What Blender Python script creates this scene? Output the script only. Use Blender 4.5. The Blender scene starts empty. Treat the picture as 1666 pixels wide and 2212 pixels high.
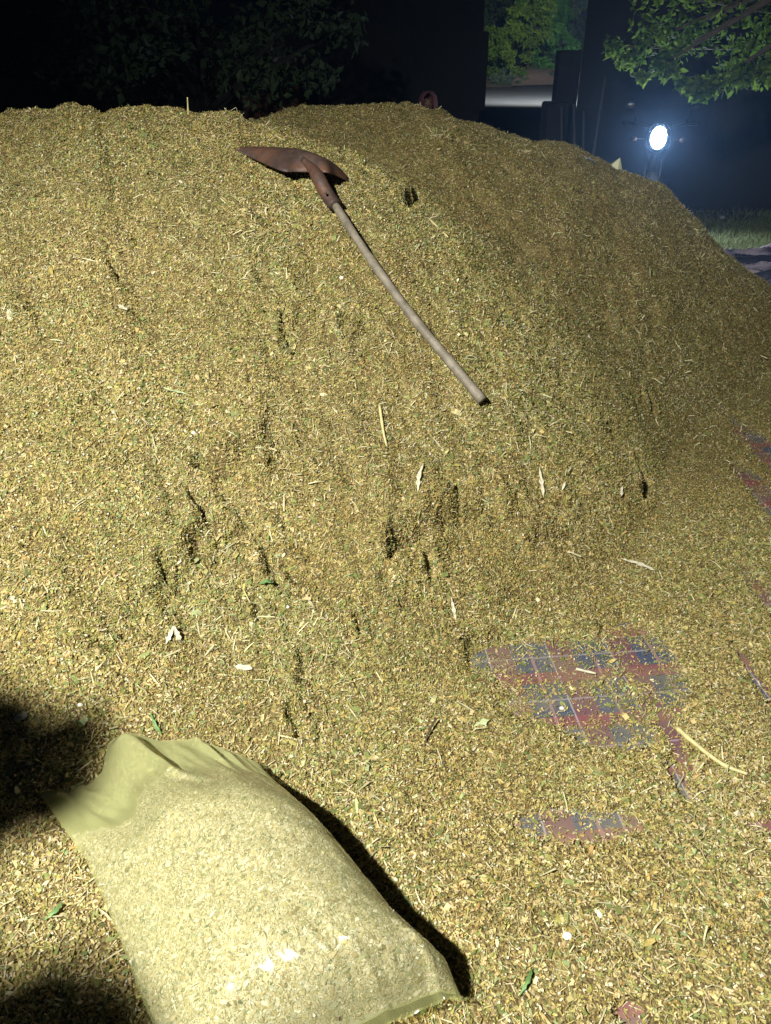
import bpy, bmesh, math, random
import numpy as np
from mathutils import Vector, Matrix
random.seed(4); RNG = np.random.default_rng(11)
S = bpy.context.scene
COL = S.collection

# ------------------------------------------------------------ camera
CAM = Vector((0, 0, 1.65)); PITCH = math.radians(30.4); F = 1665.0
cd = bpy.data.cameras.new('camera'); cam = bpy.data.objects.new('camera', cd); COL.objects.link(cam)
cam.location = CAM; cam.rotation_euler = (math.radians(90) - PITCH, 0, 0)
cd.sensor_fit = 'HORIZONTAL'; cd.sensor_width = 36; cd.lens = 36 * F / 1666
cd.clip_start = 0.02; cd.clip_end = 600
S.camera = cam
S.view_settings.view_transform = 'Standard'; S.view_settings.look = 'None'
S.view_settings.exposure = 0; S.view_settings.gamma = 1
S.render.engine = 'CYCLES'
S.cycles.use_denoising = True; S.cycles.max_bounces = 6; S.cycles.transparent_max_bounces = 10
S.cycles.sample_clamp_indirect = 3.0; S.cycles.volume_bounces = 0

# ------------------------------------------------------------ night sky
w = bpy.data.worlds.new('World'); S.world = w; w.use_nodes = True
bg = w.node_tree.nodes['Background']
bg.inputs[0].default_value = (0.35, 0.5, 1.0, 1); bg.inputs[1].default_value = 0.0012

# ------------------------------------------------------------ main work lamp (position used further down too)
LAMP = Vector((-1.35, -0.6, 3.25)); LAMP_AIM = Vector((0.75, 2.1, 0.2)); LAMP_W = 1620.0
LAMP_COL = (.99, .995, .93)
HEADLIGHT = 560.0
FX, FY = math.cos(PITCH), math.sin(PITCH)

def ray(px, py):
    xn = (px - 833) / F; yn = (1106 - py) / F
    return np.array([xn, FX + yn * FY, -FY + yn * FX])
def at(px, py, Y):
    d = ray(px, py); t = Y / d[1]; return Vector((d[0] * t, Y, 1.65 + d[2] * t))
def gnd(px, py, z=0.0):
    d = ray(px, py); t = (z - 1.65) / d[2]; return Vector((d[0] * t, d[1] * t, z))

# ------------------------------------------------------------ noise (numpy)
def _h(ix, iy, seed):
    n = (ix.astype(np.int64) * 374761393 + iy.astype(np.int64) * 668265263 + seed * 974634777) & 0x7fffffff
    n = ((n ^ (n >> 13)) * 1274126177) & 0x7fffffff
    return ((n ^ (n >> 16)) & 0xffff) / 65535.0
def vn(x, y, seed=0):
    ix = np.floor(x); iy = np.floor(y); fx = x - ix; fy = y - iy
    fx = fx * fx * (3 - 2 * fx); fy = fy * fy * (3 - 2 * fy)
    a = _h(ix, iy, seed); b = _h(ix + 1, iy, seed); c = _h(ix, iy + 1, seed); d = _h(ix + 1, iy + 1, seed)
    return (a * (1 - fx) + b * fx) * (1 - fy) + (c * (1 - fx) + d * fx) * fy
def fbm(x, y, seed=0, o=4, g=.5):
    s = 0; am = 1; tot = 0
    for i in range(o):
        s = s + am * vn(x * 2 ** i + 17.3 * i, y * 2 ** i - 9.1 * i, seed + i); tot += am; am *= g
    return s / tot * 2 - 1

# ------------------------------------------------------------ the heap as a height field
def tab(pts):
    A = []; Sl = []
    for px, py in pts:
        d = ray(px, py); A.append(d[0] / d[1]); Sl.append(d[2] / d[1])
    return np.array(A), np.array(Sl)
SIL = [(-500, 330), (-200, 275), (0, 252), (45, 238), (95, 230), (130, 216), (190, 213), (215, 230), (290, 227), (400, 232), (460, 235), (510, 243), (545, 262), (575, 272),
       (640, 292), (750, 340), (870, 405), (1000, 485), (1150, 602), (1300, 765), (1450, 935), (1600, 1090), (1800, 1250)]
SIL2 = [(-500, 420), (300, 330), (480, 300), (560, 272), (600, 253), (650, 243), (760, 236), (870, 238), (950, 246), (1040, 268), (1120, 297), (1160, 312), (1240, 330),
        (1290, 357), (1340, 388), (1420, 414), (1475, 472), (1540, 547), (1600, 603), (1666, 665), (1760, 740), (1900, 860)]
A1, S1 = tab(SIL); A2, S2 = tab(SIL2)
YC1 = ([-1, -.55, -.15, -.05, .1, .28, .4, .6], [4.2, 4.0, 3.95, 3.75, 3.4, 3.1, 2.95, 2.9])
Y01 = ([-1, -.6, -.3, 0, .2, .35, .5, .7], [0.9, 1.0, 1.34, 1.58, 1.88, 2.12, 2.4, 2.6])
YC2 = ([-1, -.1, .2, .35, .6], [5.6, 5.3, 5.2, 5.25, 5.0])

def heap_core(x, y):
    a = x / np.maximum(y, .05)
    s = np.interp(a, A1, S1); yc = np.interp(a, *YC1); y0 = np.interp(a, *Y01)
    L = yc - y0; zt = 1.65 + s * yc
    m = .18 * zt / L; k = .75 - .5 * np.clip((a + .05) / .15, 0, 1)
    zc = zt - np.clip(m - s, 0, 1) ** 2 / (4 * k)
    zc = np.maximum(zc, .02); u = (y - y0) / L
    front = zc * (.6 * u * (1.35 - .35 * u * u) + .4 * u * u * (3 - 2 * u))
    v = y - yc
    back = np.where(v < .55, zc + .18 * zc / L * v - k * v * v, zc + .18 * zc / L * .55 - k * .3025 - (v - .55) * k * .93)
    z1 = np.where(u < 1, np.where(u < 0, zc * .81 * u, front), back)
    s = np.interp(a, A2, S2); yc = np.interp(a, *YC2); zc = 1.65 + s * yc - .01
    d = yc - y
    z2 = np.where(d > 0, zc - .13 * d - .10 * d * d, zc - .10 * d - .35 * d * d)
    z2 = np.where(d < -1.2, zc + .12 - .504 + (d + 1.2) * .74, z2)
    k = .035 + .17 * np.clip((a - .05) / .3, 0, 1)
    hh = np.clip(.5 + .5 * (z2 - z1) / (k * 3), 0, 1)
    return z1 * (1 - hh) + z2 * hh + k * 3 * hh * (1 - hh) * .5

# dark clefts: (points in photo pixels, depth m, half width m)
CLEFTS = [([(625, 725), (650, 735), (700, 720)], .05, .03), ([(715, 735), (760, 722), (800, 705)], .05, .03), ([(620, 705), (640, 690)], .04, .025),
          ([(440, 1010), (480, 990), (520, 985), (575, 965), (595, 938)], .065, .026), ([(430, 1080), (455, 1140), (425, 1190)], .05, .026),
          ([(855, 1180), (905, 1150), (960, 1122), (1005, 1098), (1055, 1078)], .085, .032), ([(905, 1160), (922, 1190), (925, 1220)], .045, .018),
          ([(344, 1215), (350, 1250), (345, 1285)], .05, .014), ([(425, 1160), (440, 1190)], .04, .016), ([(470, 1150), (480, 1130)], .04, .014),
          ([(575, 1205), (588, 1240), (600, 1268)], .045, .016), ([(550, 1310), (562, 1330)], .03, .012),
          ([(650, 1410), (655, 1440), (648, 1480)], .03, .012), ([(625, 1530), (640, 1560), (650, 1600)], .045, .015), ([(770, 1330), (778, 1375)], .04, .01),
          ([(870, 1308), (905, 1305), (940, 1298)], .035, .015), ([(1385, 1020), (1400, 1045), (1392, 1085)], .05, .022), ([(1398, 850), (1408, 885)], .05, .02),
          ([(60, 890), (130, 885), (180, 872)], .035, .014), ([(1005, 945), (1025, 955)], .03, .014), ([(0, 705), (60, 700), (110, 690)], .03, .02),
          ([(1140, 1165), (1190, 1160), (1235, 1160)], .03, .014), ([(690, 1000), (720, 1003)], .035, .012), ([(195, 1390), (240, 1395)], .025, .01),
          ([(875, 430), (905, 428)], .05, .025), ([(1210, 1100), (1240, 1095)], .03, .014), ([(240, 560), (260, 610)], .03, .02), ([(1050, 1900), (1085, 1960), (1070, 2040)], .012, .012),
          ([(1130, 880), (1160, 930)], .02, .02), ([(560, 590), (610, 620)], .025, .02), ([(270, 480), (300, 520)], .02, .02)]
CL = None
def heap_raw(x, y):
    z = heap_core(x, y)
    thick = np.clip(z / .25, 0, 1)
    yy = np.clip(y, .3, 9)
    z = z + thick * (.05 * fbm(x * 1.6, y * 1.6, 3, 3) + .046 * fbm(x * 6, y * 6, 7, 3) + .019 * fbm(x * 15, y * 15, 13, 3) + .019 * (np.abs(fbm(x * 8, y * 8, 17, 3)) ** .8 - .3) + .009 * (np.abs(fbm(x * 26, y * 26, 19, 3)) - .3))
    if CL is not None:
        wx = x + .02 * fbm(x * 20, y * 20, 31, 3); wy = y + .02 * fbm(x * 20, y * 20, 41, 3)
        for P, dep, hw in CL:
            lo = P.min(0) - .25; hi = P.max(0) + .25
            m = (x > lo[0]) & (x < hi[0]) & (y > lo[1]) & (y < hi[1])
            if not m.any(): continue
            qx = wx[m]; qy = wy[m]; best = np.full(qx.shape, 9.); sgn = np.zeros(qx.shape)
            for i in range(len(P) - 1):
                ax, ay = P[i]; bx, by = P[i + 1]; dx, dy = bx - ax, by - ay; l2 = dx * dx + dy * dy + 1e-9
                t = np.clip(((qx - ax) * dx + (qy - ay) * dy) / l2, 0, 1)
                ex = qx - ax - t * dx; ey = qy - ay - t * dy
                dd = np.sqrt(ex * ex + ey * ey)
                sg = np.sign(dx * ey - dy * ex) * (1 if dx > 0 else -1)
                c = dd < best; best = np.where(c, dd, best); sgn = np.where(c, ey, sgn)
            amp = dep * (.75 + .55 * np.clip(fbm(qx * 25, qy * 25, 51, 2) + .5, 0, 1))
            hw_ = hw * 1.3 * (.6 + .8 * vn(qx * 20, qy * 20, 91)); g = -1.35 * amp * np.exp(-(best / hw_) ** 2)
            # loose lip on the near side that throws its shade into the cleft
            lip = .55 * amp * np.exp(-((best - hw * 1.5) / (hw * 1.0)) ** 2) 
            lip = lip + .022 * fbm(qx * 38, qy * 38, 57, 3) * np.exp(-(best / (hw * 3.2)) ** 2)
            z[m] = z[m] + g + lip
    return z

def ell(px, py, rx, ry, ang=0):      # a bare patch of tarpaulin
    c = gnd(px, py); ex = gnd(px + rx, py) - c; ey = gnd(px, py - ry) - c
    return (c.x, c.y, ex.length, ey.length, math.radians(ang))
PATCH = [ell(1230, 1445, 200, 62, 0), ell(1390, 1440, 80, 90), ell(1260, 1530, 150, 55), ell(1080, 1425, 70, 38), ell(1330, 1590, 90, 40), ell(1250, 1790, 120, 38), ell(1330, 1780, 60, 28),
         ell(1450, 1590, 22, 80), ell(1465, 1690, 20, 45), ell(1620, 1455, 18, 60), ell(1665, 990, 36, 80), ell(1700, 1130, 36, 120), ell(1650, 1790, 40, 14),
         ell(1360, 2200, 40, 34), ell(1690, 1350, 26, 120)]
def patch(x, y):
    m = np.full(np.shape(x), -1.)
    for cx, cy, rx, ry, _ in PATCH:
        d = np.sqrt(((x - cx) / rx) ** 2 + ((y - cy) / ry) ** 2)
        m = np.maximum(m, 1.25 - d)
    m = m + .30 * fbm(x * 9, y * 9, 77, 4, .6) 
    return np.clip(m, 0, 1)

def sm(x, a, b):
    t = np.clip((x - a) / (b - a), 0, 1); return t * t * (3 - 2 * t)
def Hf(x, y):
    """top of the chopped fodder"""
    x = np.asarray(x, float); y = np.asarray(y, float)
    z = heap_raw(np.atleast_1d(x), np.atleast_1d(y))
    x1 = np.atleast_1d(x); y1 = np.atleast_1d(y)
    cover = .022 + .012 * fbm(x1 * 3, y1 * 3, 5, 3) + .010 * fbm(x1 * 11, y1 * 11, 8, 3)
    k = .05; hh = np.clip(.5 + .5 * (z - cover) / k, 0, 1)
    z = cover * (1 - hh) + z * hh + k * hh * (1 - hh) * .6
    p = patch(x1, y1)
    z = z - sm(p, .04, .40) * .050 * (z < .16)
    # past the spread edge the layer thins away
    edge = sm(x1 / np.maximum(y1, .3), .60, .72) * sm(y1, 2.2, 2.8)
    z = np.where(z < .2, z - edge * .06, z)
    z = z - .10 * sm(y1, 6.1, 6.9) * (z < .12)
    z = z + .0045 * fbm(x1 * 28, y1 * 28, 9, 3) * (z > 0.006)
    return z
def lift(px, py, h=0.0, tmax=9):
    d = ray(px, py); t = np.linspace(.6, tmax, 4200)
    z = 1.65 + d[2] * t - np.maximum(Hf(d[0] * t, d[1] * t), 0.004) - h
    i = np.argmax(z < 0)
    if z[i] >= 0: i = len(t) - 1
    return Vector((d[0] * t[i], d[1] * t[i], 1.65 + d[2] * t[i]))
_r = random.Random(8)
for _ in range(34):
    px, py = _r.uniform(60, 1380), _r.uniform(480, 1480); an = _r.uniform(-.2, 1.2) * (-1 if _r.random() < .75 else 1); ln_ = _r.uniform(14, 42)
    if abs(px - (690 + (py - 380) * .74)) < 70 or (px > 1000 and py > 1300): continue
    CLEFTS.append(([(px - ln_ * math.cos(an), py - ln_ * math.sin(an)), (px, py + _r.uniform(-8, 8)), (px + ln_ * math.cos(an), py + ln_ * math.sin(an))], _r.uniform(.018, .036), _r.uniform(.008, .016)))
CLEFTS = CLEFTS[:31]
_c = []
for P, dep, hw in CLEFTS:
    _c.append((np.array([list(lift(px, py))[:2] for px, py in P]), dep, hw))
CL = _c
def N(x, y, e=.006):
    gx = (Hf(x + e, y) - Hf(x - e, y)) / (2 * e); gy = (Hf(x, y + e) - Hf(x, y - e)) / (2 * e)
    n = np.stack([-gx, -gy, np.ones_like(gx)], 1); return n / np.linalg.norm(n, axis=1)[:, None]

# ------------------------------------------------------------ helpers
def mat(name):
    m = bpy.data.materials.new(name); m.use_nodes = True
    nt = m.node_tree; return m, nt, nt.nodes['Principled BSDF']
def nn(nt, t, **kw):
    n = nt.nodes.new(t)
    for k, v in kw.items():
        if k in n.inputs: n.inputs[k].default_value = v
        else: setattr(n, k, v)
    return n
def ramp(nt, fac, stops):
    r = nt.nodes.new('ShaderNodeValToRGB'); nt.links.new(fac, r.inputs[0])
    while len(r.color_ramp.elements) < len(stops): r.color_ramp.elements.new(.5)
    for e, (p, c) in zip(r.color_ramp.elements, stops):
        e.position = p; e.color = (*c, 1)
    return r
def noisy(name, stops, scale=8, rough=.8, bump=.3, bscale=40, coord='Object', bdist=.01, detail=6, metallic=0):
    m, nt, b = mat(name)
    tc = nn(nt, 'ShaderNodeTexCoord'); n = nn(nt, 'ShaderNodeTexNoise', Scale=scale, Detail=detail, Roughness=.65)
    nt.links.new(tc.outputs[coord], n.inputs['Vector'])
    r = ramp(nt, n.outputs[0], stops); nt.links.new(r.outputs[0], b.inputs['Base Color'])
    b.inputs['Roughness'].default_value = rough; b.inputs['Metallic'].default_value = metallic
    if bump:
        n2 = nn(nt, 'ShaderNodeTexNoise', Scale=bscale, Detail=5); nt.links.new(tc.outputs[coord], n2.inputs['Vector'])
        bp = nn(nt, 'ShaderNodeBump', Strength=bump, Distance=bdist); nt.links.new(n2.outputs[0], bp.inputs['Height'])
        nt.links.new(bp.outputs[0], b.inputs['Normal'])
    return m
def tag(o, label=None, cat=None, group=None, kind=None):
    if label: o['label'] = label
    if cat: o['category'] = cat
    if group: o['group'] = group
    if kind: o['kind'] = kind
    return o
def empty(name, loc, rz=0, **kw):
    o = bpy.data.objects.new(name, None); COL.objects.link(o); o.location = loc; o.rotation_euler = (0, 0, rz)
    o.empty_display_size = .1
    return tag(o, **kw)
def mobj(name, V, Fc, m, parent=None, smooth=False, col=None, **kw):
    me = bpy.data.meshes.new(name); me.from_pydata([tuple(v) for v in V], [], [tuple(f) for f in Fc]); me.update()
    return fin(name, me, m, parent, smooth, **kw)
def fin(name, me, m, parent=None, smooth=False, **kw):
    o = bpy.data.objects.new(name, me); COL.objects.link(o)
    for mm in (m if isinstance(m, (list, tuple)) else [m]): me.materials.append(mm)
    if smooth: me.polygons.foreach_set('use_smooth', [True] * len(me.polygons))
    if parent: o.parent = parent
    return tag(o, **kw)
def big(name, V, counts, loops, m, col=None, parent=None, smooth=False, mi=None, **kw):
    """fast mesh from numpy arrays; counts = vertices per face"""
    me = bpy.data.meshes.new(name); V = np.asarray(V, np.float32)
    me.vertices.add(len(V)); me.vertices.foreach_set('co', V.ravel())
    me.loops.add(len(loops)); me.loops.foreach_set('vertex_index', np.asarray(loops, np.int32))
    me.polygons.add(len(counts)); st = np.concatenate([[0], np.cumsum(counts)[:-1]]).astype(np.int32)
    me.polygons.foreach_set('loop_start', st)
    if mi is not None: me.polygons.foreach_set('material_index', np.asarray(mi, np.int32))
    sh = np.full(len(counts), bool(smooth)) if not isinstance(smooth, np.ndarray) else smooth
    me.polygons.foreach_set('use_smooth', sh)
    if col is not None:
        ca = me.color_attributes.new('tint', 'FLOAT_COLOR', 'POINT')
        c4 = np.ones((len(V), 4), np.float32); c4[:, :3] = col; ca.data.foreach_set('color', c4.ravel())
    me.update(calc_edges=True); me.validate()
    return fin(name, me, m, parent, False, **kw)
class MB:
    def __init__(s): s.v = []; s.f = []
    def add(s, V, Fc):
        o = len(s.v); s.v += [Vector(v) for v in V]; s.f += [[i + o for i in f] for f in Fc]; return s
    def box(s, c, size, R=None, taper=0):
        x, y, z = [q / 2 for q in size]; V = [Vector((a * x * (1 - taper * (cc > 0)), b * y * (1 - taper * (cc > 0)), cc * z)) for cc in (-1, 1) for a, b in ((-1, -1), (1, -1), (1, 1), (-1, 1))]
        if R: V = [R @ v for v in V]
        return s.add([v + Vector(c) for v in V], [(3, 2, 1, 0), (4, 5, 6, 7), (0, 1, 5, 4), (1, 2, 6, 5), (2, 3, 7, 6), (3, 0, 4, 7)])
    def tube(s, pts, rad, n=10, caps=True):
        pts = [Vector(p) for p in pts]; rad = rad if isinstance(rad, (list, tuple)) else [rad] * len(pts)
        base = len(s.v); up = Vector((.13, .21, .97))
        for i, p in enumerate(pts):
            d = (pts[min(i + 1, len(pts) - 1)] - pts[max(i - 1, 0)]).normalized()
            a = d.cross(up)
            if a.length < .2: a = d.cross(Vector((1, 0, 0)))
            a.normalize(); b = d.cross(a)
            for k in range(n):
                t = 2 * math.pi * k / n; s.v.append(p + (a * math.cos(t) + b * math.sin(t)) * rad[i])
        for i in range(len(pts) - 1):
            for k in range(n):
                q = base + i * n; s.f.append([q + k, q + (k + 1) % n, q + n + (k + 1) % n, q + n + k])
        if caps:
            s.f.append([base + k for k in range(n)][::-1]); q = base + (len(pts) - 1) * n; s.f.append([q + k for k in range(n)])
        return s
    def ellip(s, c, r, n=16, m=10, R=None, fn=None):
        V = []; Fc = []
        for i in range(m + 1):
            ph = math.pi * i / m
            for k in range(n):
                t = 2 * math.pi * k / n; v = Vector((math.sin(ph) * math.cos(t) * r[0], math.sin(ph) * math.sin(t) * r[1], math.cos(ph) * r[2]))
                if fn: v = fn(v)
                if R: v = R @ v
                V.append(v + Vector(c))
        for i in range(m):
            for k in range(n): Fc.append([i * n + k, (i + 1) * n + k, (i + 1) * n + (k + 1) % n, i * n + (k + 1) % n])
        return s.add(V, Fc)
    def torus(s, c, R1, r, n=28, m=10, axis='x'):
        V = []; Fc = []
        for i in range(n):
            t = 2 * math.pi * i / n
            for k in range(m):
                p = 2 * math.pi * k / m; q = R1 + r * math.cos(p); v = (r * math.sin(p), q * math.cos(t), q * math.sin(t)); V.append(Vector(v) + Vector(c))
        for i in range(n):
            for k in range(m): Fc.append([i * m + k, ((i + 1) % n) * m + k, ((i + 1) % n) * m + (k + 1) % m, i * m + (k + 1) % m])
        return s.add(V, Fc)
    def build(s, name, m, parent=None, smooth=True, bevel=0, **kw):
        o = mobj(name, s.v, s.f, m, parent, smooth, **kw)
        if bevel:
            b = o.modifiers.new('b', 'BEVEL'); b.width = bevel; b.segments = 2; b.limit_method = 'ANGLE'
        return o

# ------------------------------------------------------------ materials
def chip_material():
    m, nt, b = mat('chopped_fodder')
    at_ = nn(nt, 'ShaderNodeAttribute', attribute_name='tint')
    tc = nn(nt, 'ShaderNodeTexCoord')
    n = nn(nt, 'ShaderNodeTexNoise', Scale=420, Detail=2); nt.links.new(tc.outputs['Object'], n.inputs['Vector'])
    mr = nn(nt, 'ShaderNodeMapRange'); mr.inputs['To Min'].default_value = .72; mr.inputs['To Max'].default_value = 1.25; nt.links.new(n.outputs[0], mr.inputs[0])
    mx = nn(nt, 'ShaderNodeMix', data_type='RGBA', blend_type='MULTIPLY'); mx.inputs[0].default_value = 1
    nt.links.new(at_.outputs['Color'], mx.inputs[6]); nt.links.new(mr.outputs[0], mx.inputs[7])
    nt.links.new(mx.outputs[2], b.inputs['Base Color']); b.inputs['Roughness'].default_value = .62
    b.inputs['Specular IOR Level'].default_value = .25
    tl = nn(nt, 'ShaderNodeBsdfTranslucent'); nt.links.new(mx.outputs[2], tl.inputs[0]); ms = nn(nt, 'ShaderNodeMixShader'); ms.inputs[0].default_value = .10
    nt.links.new(b.outputs[0], ms.inputs[1]); nt.links.new(tl.outputs[0], ms.inputs[2]); nt.links.new(ms.outputs[0], nt.nodes['Material Output'].inputs[0])
    return m
def base_material():
    m, nt, b = mat('fodder_bed')
    tc = nn(nt, 'ShaderNodeTexCoord')
    v = nn(nt, 'ShaderNodeTexVoronoi', Scale=150); nt.links.new(tc.outputs['Object'], v.inputs['Vector'])
    sx = nn(nt, 'ShaderNodeSeparateColor'); nt.links.new(v.outputs['Color'], sx.inputs[0])
    r = ramp(nt, sx.outputs[0], [(0, (.09, .06, .02)), (.35, (.14, .10, .033)), (.65, (.18, .13, .04)), (.9, (.28, .21, .08)), (1, (.38, .29, .13))])
    nt.links.new(r.outputs[0], b.inputs['Base Color']); b.inputs['Roughness'].default_value = .85
    bp = nn(nt, 'ShaderNodeBump', Strength=.9, Distance=.006); nt.links.new(v.outputs['Distance'], bp.inputs['Height']); bp.invert = True
    nt.links.new(bp.outputs[0], b.inputs['Normal'])
    return m
M_CHIP = chip_material(); M_BED = base_material()

def leafmat(name, c1, c2, trans=.5, rough=.5):
    m, nt, b = mat(name)
    at_ = nn(nt, 'ShaderNodeAttribute', attribute_name='tint'); sx = nn(nt, 'ShaderNodeSeparateColor'); nt.links.new(at_.outputs['Color'], sx.inputs[0])
    r = ramp(nt, sx.outputs[0], [(0, c1), (1, c2)])
    nt.links.new(r.outputs[0], b.inputs['Base Color']); b.inputs['Roughness'].default_value = rough; b.inputs['Specular IOR Level'].default_value = .12
    t = nn(nt, 'ShaderNodeBsdfTranslucent'); nt.links.new(r.outputs[0], t.inputs[0])
    mx = nn(nt, 'ShaderNodeMixShader'); mx.inputs[0].default_value = trans
    nt.links.new(b.outputs[0], mx.inputs[1]); nt.links.new(t.outputs[0], mx.inputs[2])
    nt.links.new(mx.outputs[0], nt.nodes['Material Output'].inputs[0])
    return m

# ------------------------------------------------------------ ground, tarpaulin
M_EARTH = noisy('dark_earth', [(.25, (.035, .028, .02)), (.5, (.06, .05, .033)), (.75, (.09, .075, .05))], scale=3, rough=.95, bump=.6, bscale=12, bdist=.05)
gx = np.concatenate([[-200, -90, -40, -20], np.linspace(-10, 14, 49), [22, 40, 90, 200]]); gy = np.concatenate([[-60, -20, -6], np.linspace(-2, 24, 53), [28, 35, 45, 60, 75, 100, 160, 300]])
X, Y = np.meshgrid(gx, gy); Z = -.03 + .02 * fbm(X * .8, Y * .8, 91, 3) * (np.abs(X) < 15)
V = np.stack([X, Y, Z], -1).reshape(-1, 3); nx = len(gx); ny = len(gy)
def gridfaces(nx, ny):
    i, j = np.meshgrid(np.arange(nx - 1), np.arange(ny - 1)); q = (j * nx + i).ravel()
    return np.stack([q, q + 1, q + nx + 1, q + nx], 1)
GF = gridfaces(nx, ny)
big('ground', V, np.full(len(GF), 4), GF.ravel(), M_EARTH, smooth=True, kind='structure')

def tarp_material():
    m, nt, b = mat('plaid_tarpaulin')
    tc = nn(nt, 'ShaderNodeTexCoord'); mp = nn(nt, 'ShaderNodeMapping'); mp.inputs['Rotation'].default_value = (0, 0, math.radians(-6))
    nt.links.new(tc.outputs['Object'], mp.inputs[0]); sp = nn(nt, 'ShaderNodeSeparateXYZ'); nt.links.new(mp.outputs[0], sp.inputs[0])
    def band(out, per, lo, hi, off=0):
        a = nn(nt, 'ShaderNodeMath', operation='ADD'); a.inputs[1].default_value = off + 50 * per; nt.links.new(out, a.inputs[0])
        d = nn(nt, 'ShaderNodeMath', operation='DIVIDE'); d.inputs[1].default_value = per; nt.links.new(a.outputs[0], d.inputs[0])
        f = nn(nt, 'ShaderNodeMath', operation='FRACT'); nt.links.new(d.outputs[0], f.inputs[0])
        g = nn(nt, 'ShaderNodeMath', operation='GREATER_THAN'); g.inputs[1].default_value = lo; nt.links.new(f.outputs[0], g.inputs[0])
        l = nn(nt, 'ShaderNodeMath', operation='LESS_THAN'); l.inputs[1].default_value = hi; nt.links.new(f.outputs[0], l.inputs[0])
        mm = nn(nt, 'ShaderNodeMath', operation='MULTIPLY'); nt.links.new(g.outputs[0], mm.inputs[0]); nt.links.new(l.outputs[0], mm.inputs[1])
        return mm.outputs[0]
    def mix(fac, a, c, k=1.0):
        mx = nn(nt, 'ShaderNodeMix', data_type='RGBA'); s = nn(nt, 'ShaderNodeMath', operation='MULTIPLY'); s.inputs[1].default_value = k
        nt.links.new(fac, s.inputs[0]); nt.links.new(s.outputs[0], mx.inputs[0])
        if isinstance(a, tuple): mx.inputs[6].default_value = (*a, 1)
        else: nt.links.new(a, mx.inputs[6])
        mx.inputs[7].default_value = (*c, 1); return mx.outputs[2]
    c = mix(band(sp.outputs[0], .20, .62, 1.0), (.035, .055, .11), (.16, .035, .055), .8)
    c = mix(band(sp.outputs[1], .19, .0, .26), c, (.22, .035, .055), .85)
    c = mix(band(sp.outputs[0], .20, .28, .33), c, (.45, .22, .20), .6)
    c = mix(band(sp.outputs[1], .19, .60, .64), c, (.40, .35, .42), .5)
    c = mix(band(sp.outputs[0], .20, .60, .625), c, (.5, .45, .5), .6)
    w1 = nn(nt, 'ShaderNodeTexWave', Scale=130, wave_type='BANDS', bands_direction='X'); w2 = nn(nt, 'ShaderNodeTexWave', Scale=130, wave_type='BANDS', bands_direction='Y')
    nt.links.new(mp.outputs[0], w1.inputs[0]); nt.links.new(mp.outputs[0], w2.inputs[0])
    ad = nn(nt, 'ShaderNodeMath', operation='MULTIPLY'); nt.links.new(w1.outputs[1], ad.inputs[0]); nt.links.new(w2.outputs[1], ad.inputs[1])
    c = mix(ad.outputs[0], c, (.40, .36, .40), .35)
    n = nn(nt, 'ShaderNodeTexNoise', Scale=6, Detail=5); nt.links.new(tc.outputs['Object'], n.inputs['Vector'])
    r = ramp(nt, n.outputs[0], [(.35, (0, 0, 0)), (.62, (1, 1, 1))]); c = mix(r.outputs[0], c, (.26, .22, .12), .5)
    nt.links.new(c, b.inputs['Base Color']); b.inputs['Roughness'].default_value = .48
    bp = nn(nt, 'ShaderNodeBump', Strength=.4, Distance=.001); nt.links.new(ad.outputs[0], bp.inputs['Height']); nt.links.new(bp.outputs[0], b.inputs['Normal'])
    return m
def tarp_z(x, y):
    far = np.zeros_like(x)
    ridg = 1 - np.abs(fbm(x * 1.1 + y * .4, y * 3.2, 61, 3)) * 2.2
    return .002 + .003 * fbm(x * 4, y * 4, 60, 2) + far * (.075 * np.clip(ridg, 0, 1) + .05 * fbm(x * 2.4, y * 6, 66, 3)) * 1.0 + far * .02
tx = np.linspace(-2.6, 6.2, 420); ty = np.linspace(-.6, 7.0, 430); X, Y = np.meshgrid(tx, ty)
Y2 = Y + .05 * fbm(X * 3, Y * 0 + 3, 19, 3) * sm(Y, 7, 8.05)
Z = tarp_z(X, Y2); V = np.stack([X, Y2, Z], -1).reshape(-1, 3); GF = gridfaces(len(tx), len(ty))
big('plaid_tarpaulin', V, np.full(len(GF), 4), GF.ravel(), tarp_material(), smooth=True, label='red and navy plaid woven tarpaulin spread under the fodder, bare and wrinkled at right', cat='tarpaulin')

m, nt, b = mat('lilac_sheet'); tc = nn(nt, 'ShaderNodeTexCoord'); mp = nn(nt, 'ShaderNodeMapping'); mp.inputs['Scale'].default_value = (.5, 2.2, 1); nt.links.new(tc.outputs['Object'], mp.inputs[0])
n_ = nn(nt, 'ShaderNodeTexNoise', Scale=2.6, Detail=4); nt.links.new(mp.outputs[0], n_.inputs['Vector']); r_ = ramp(nt, n_.outputs[0], [(.44, (.035, .04, .07)), (.50, (.30, .26, .32)), (.8, (.46, .38, .42))])
nt.links.new(r_.outputs[0], b.inputs['Base Color']); b.inputs['Roughness'].default_value = .33
X, Y = np.meshgrid(np.linspace(2.0, 6.4, 300), np.linspace(5.0, 7.35, 260)); Yw = Y + .06 * fbm(X * 2.5, X * 0 + 1, 23, 3)
wr = 1 - np.abs(fbm(X * .9 + Y * .6, Y * 3.6 + .5 * X, 71, 4)) * 2.4
Z = .03 + .12 * np.clip(wr, 0, 1) ** 1.6 + .03 * fbm(X * 5, Y * 9, 73, 3) + .035; Z = Z * sm(X, 2.0, 2.3) + .01
GF = gridfaces(300, 260)
big('wrinkled_sheet', np.stack([X, Yw, Z], -1).reshape(-1, 3), np.full(len(GF), 4), GF.ravel(), m, smooth=True, label='wrinkled lilac and navy plastic sheet between the right flank of the heap and the grass', cat='plastic sheet')
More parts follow.
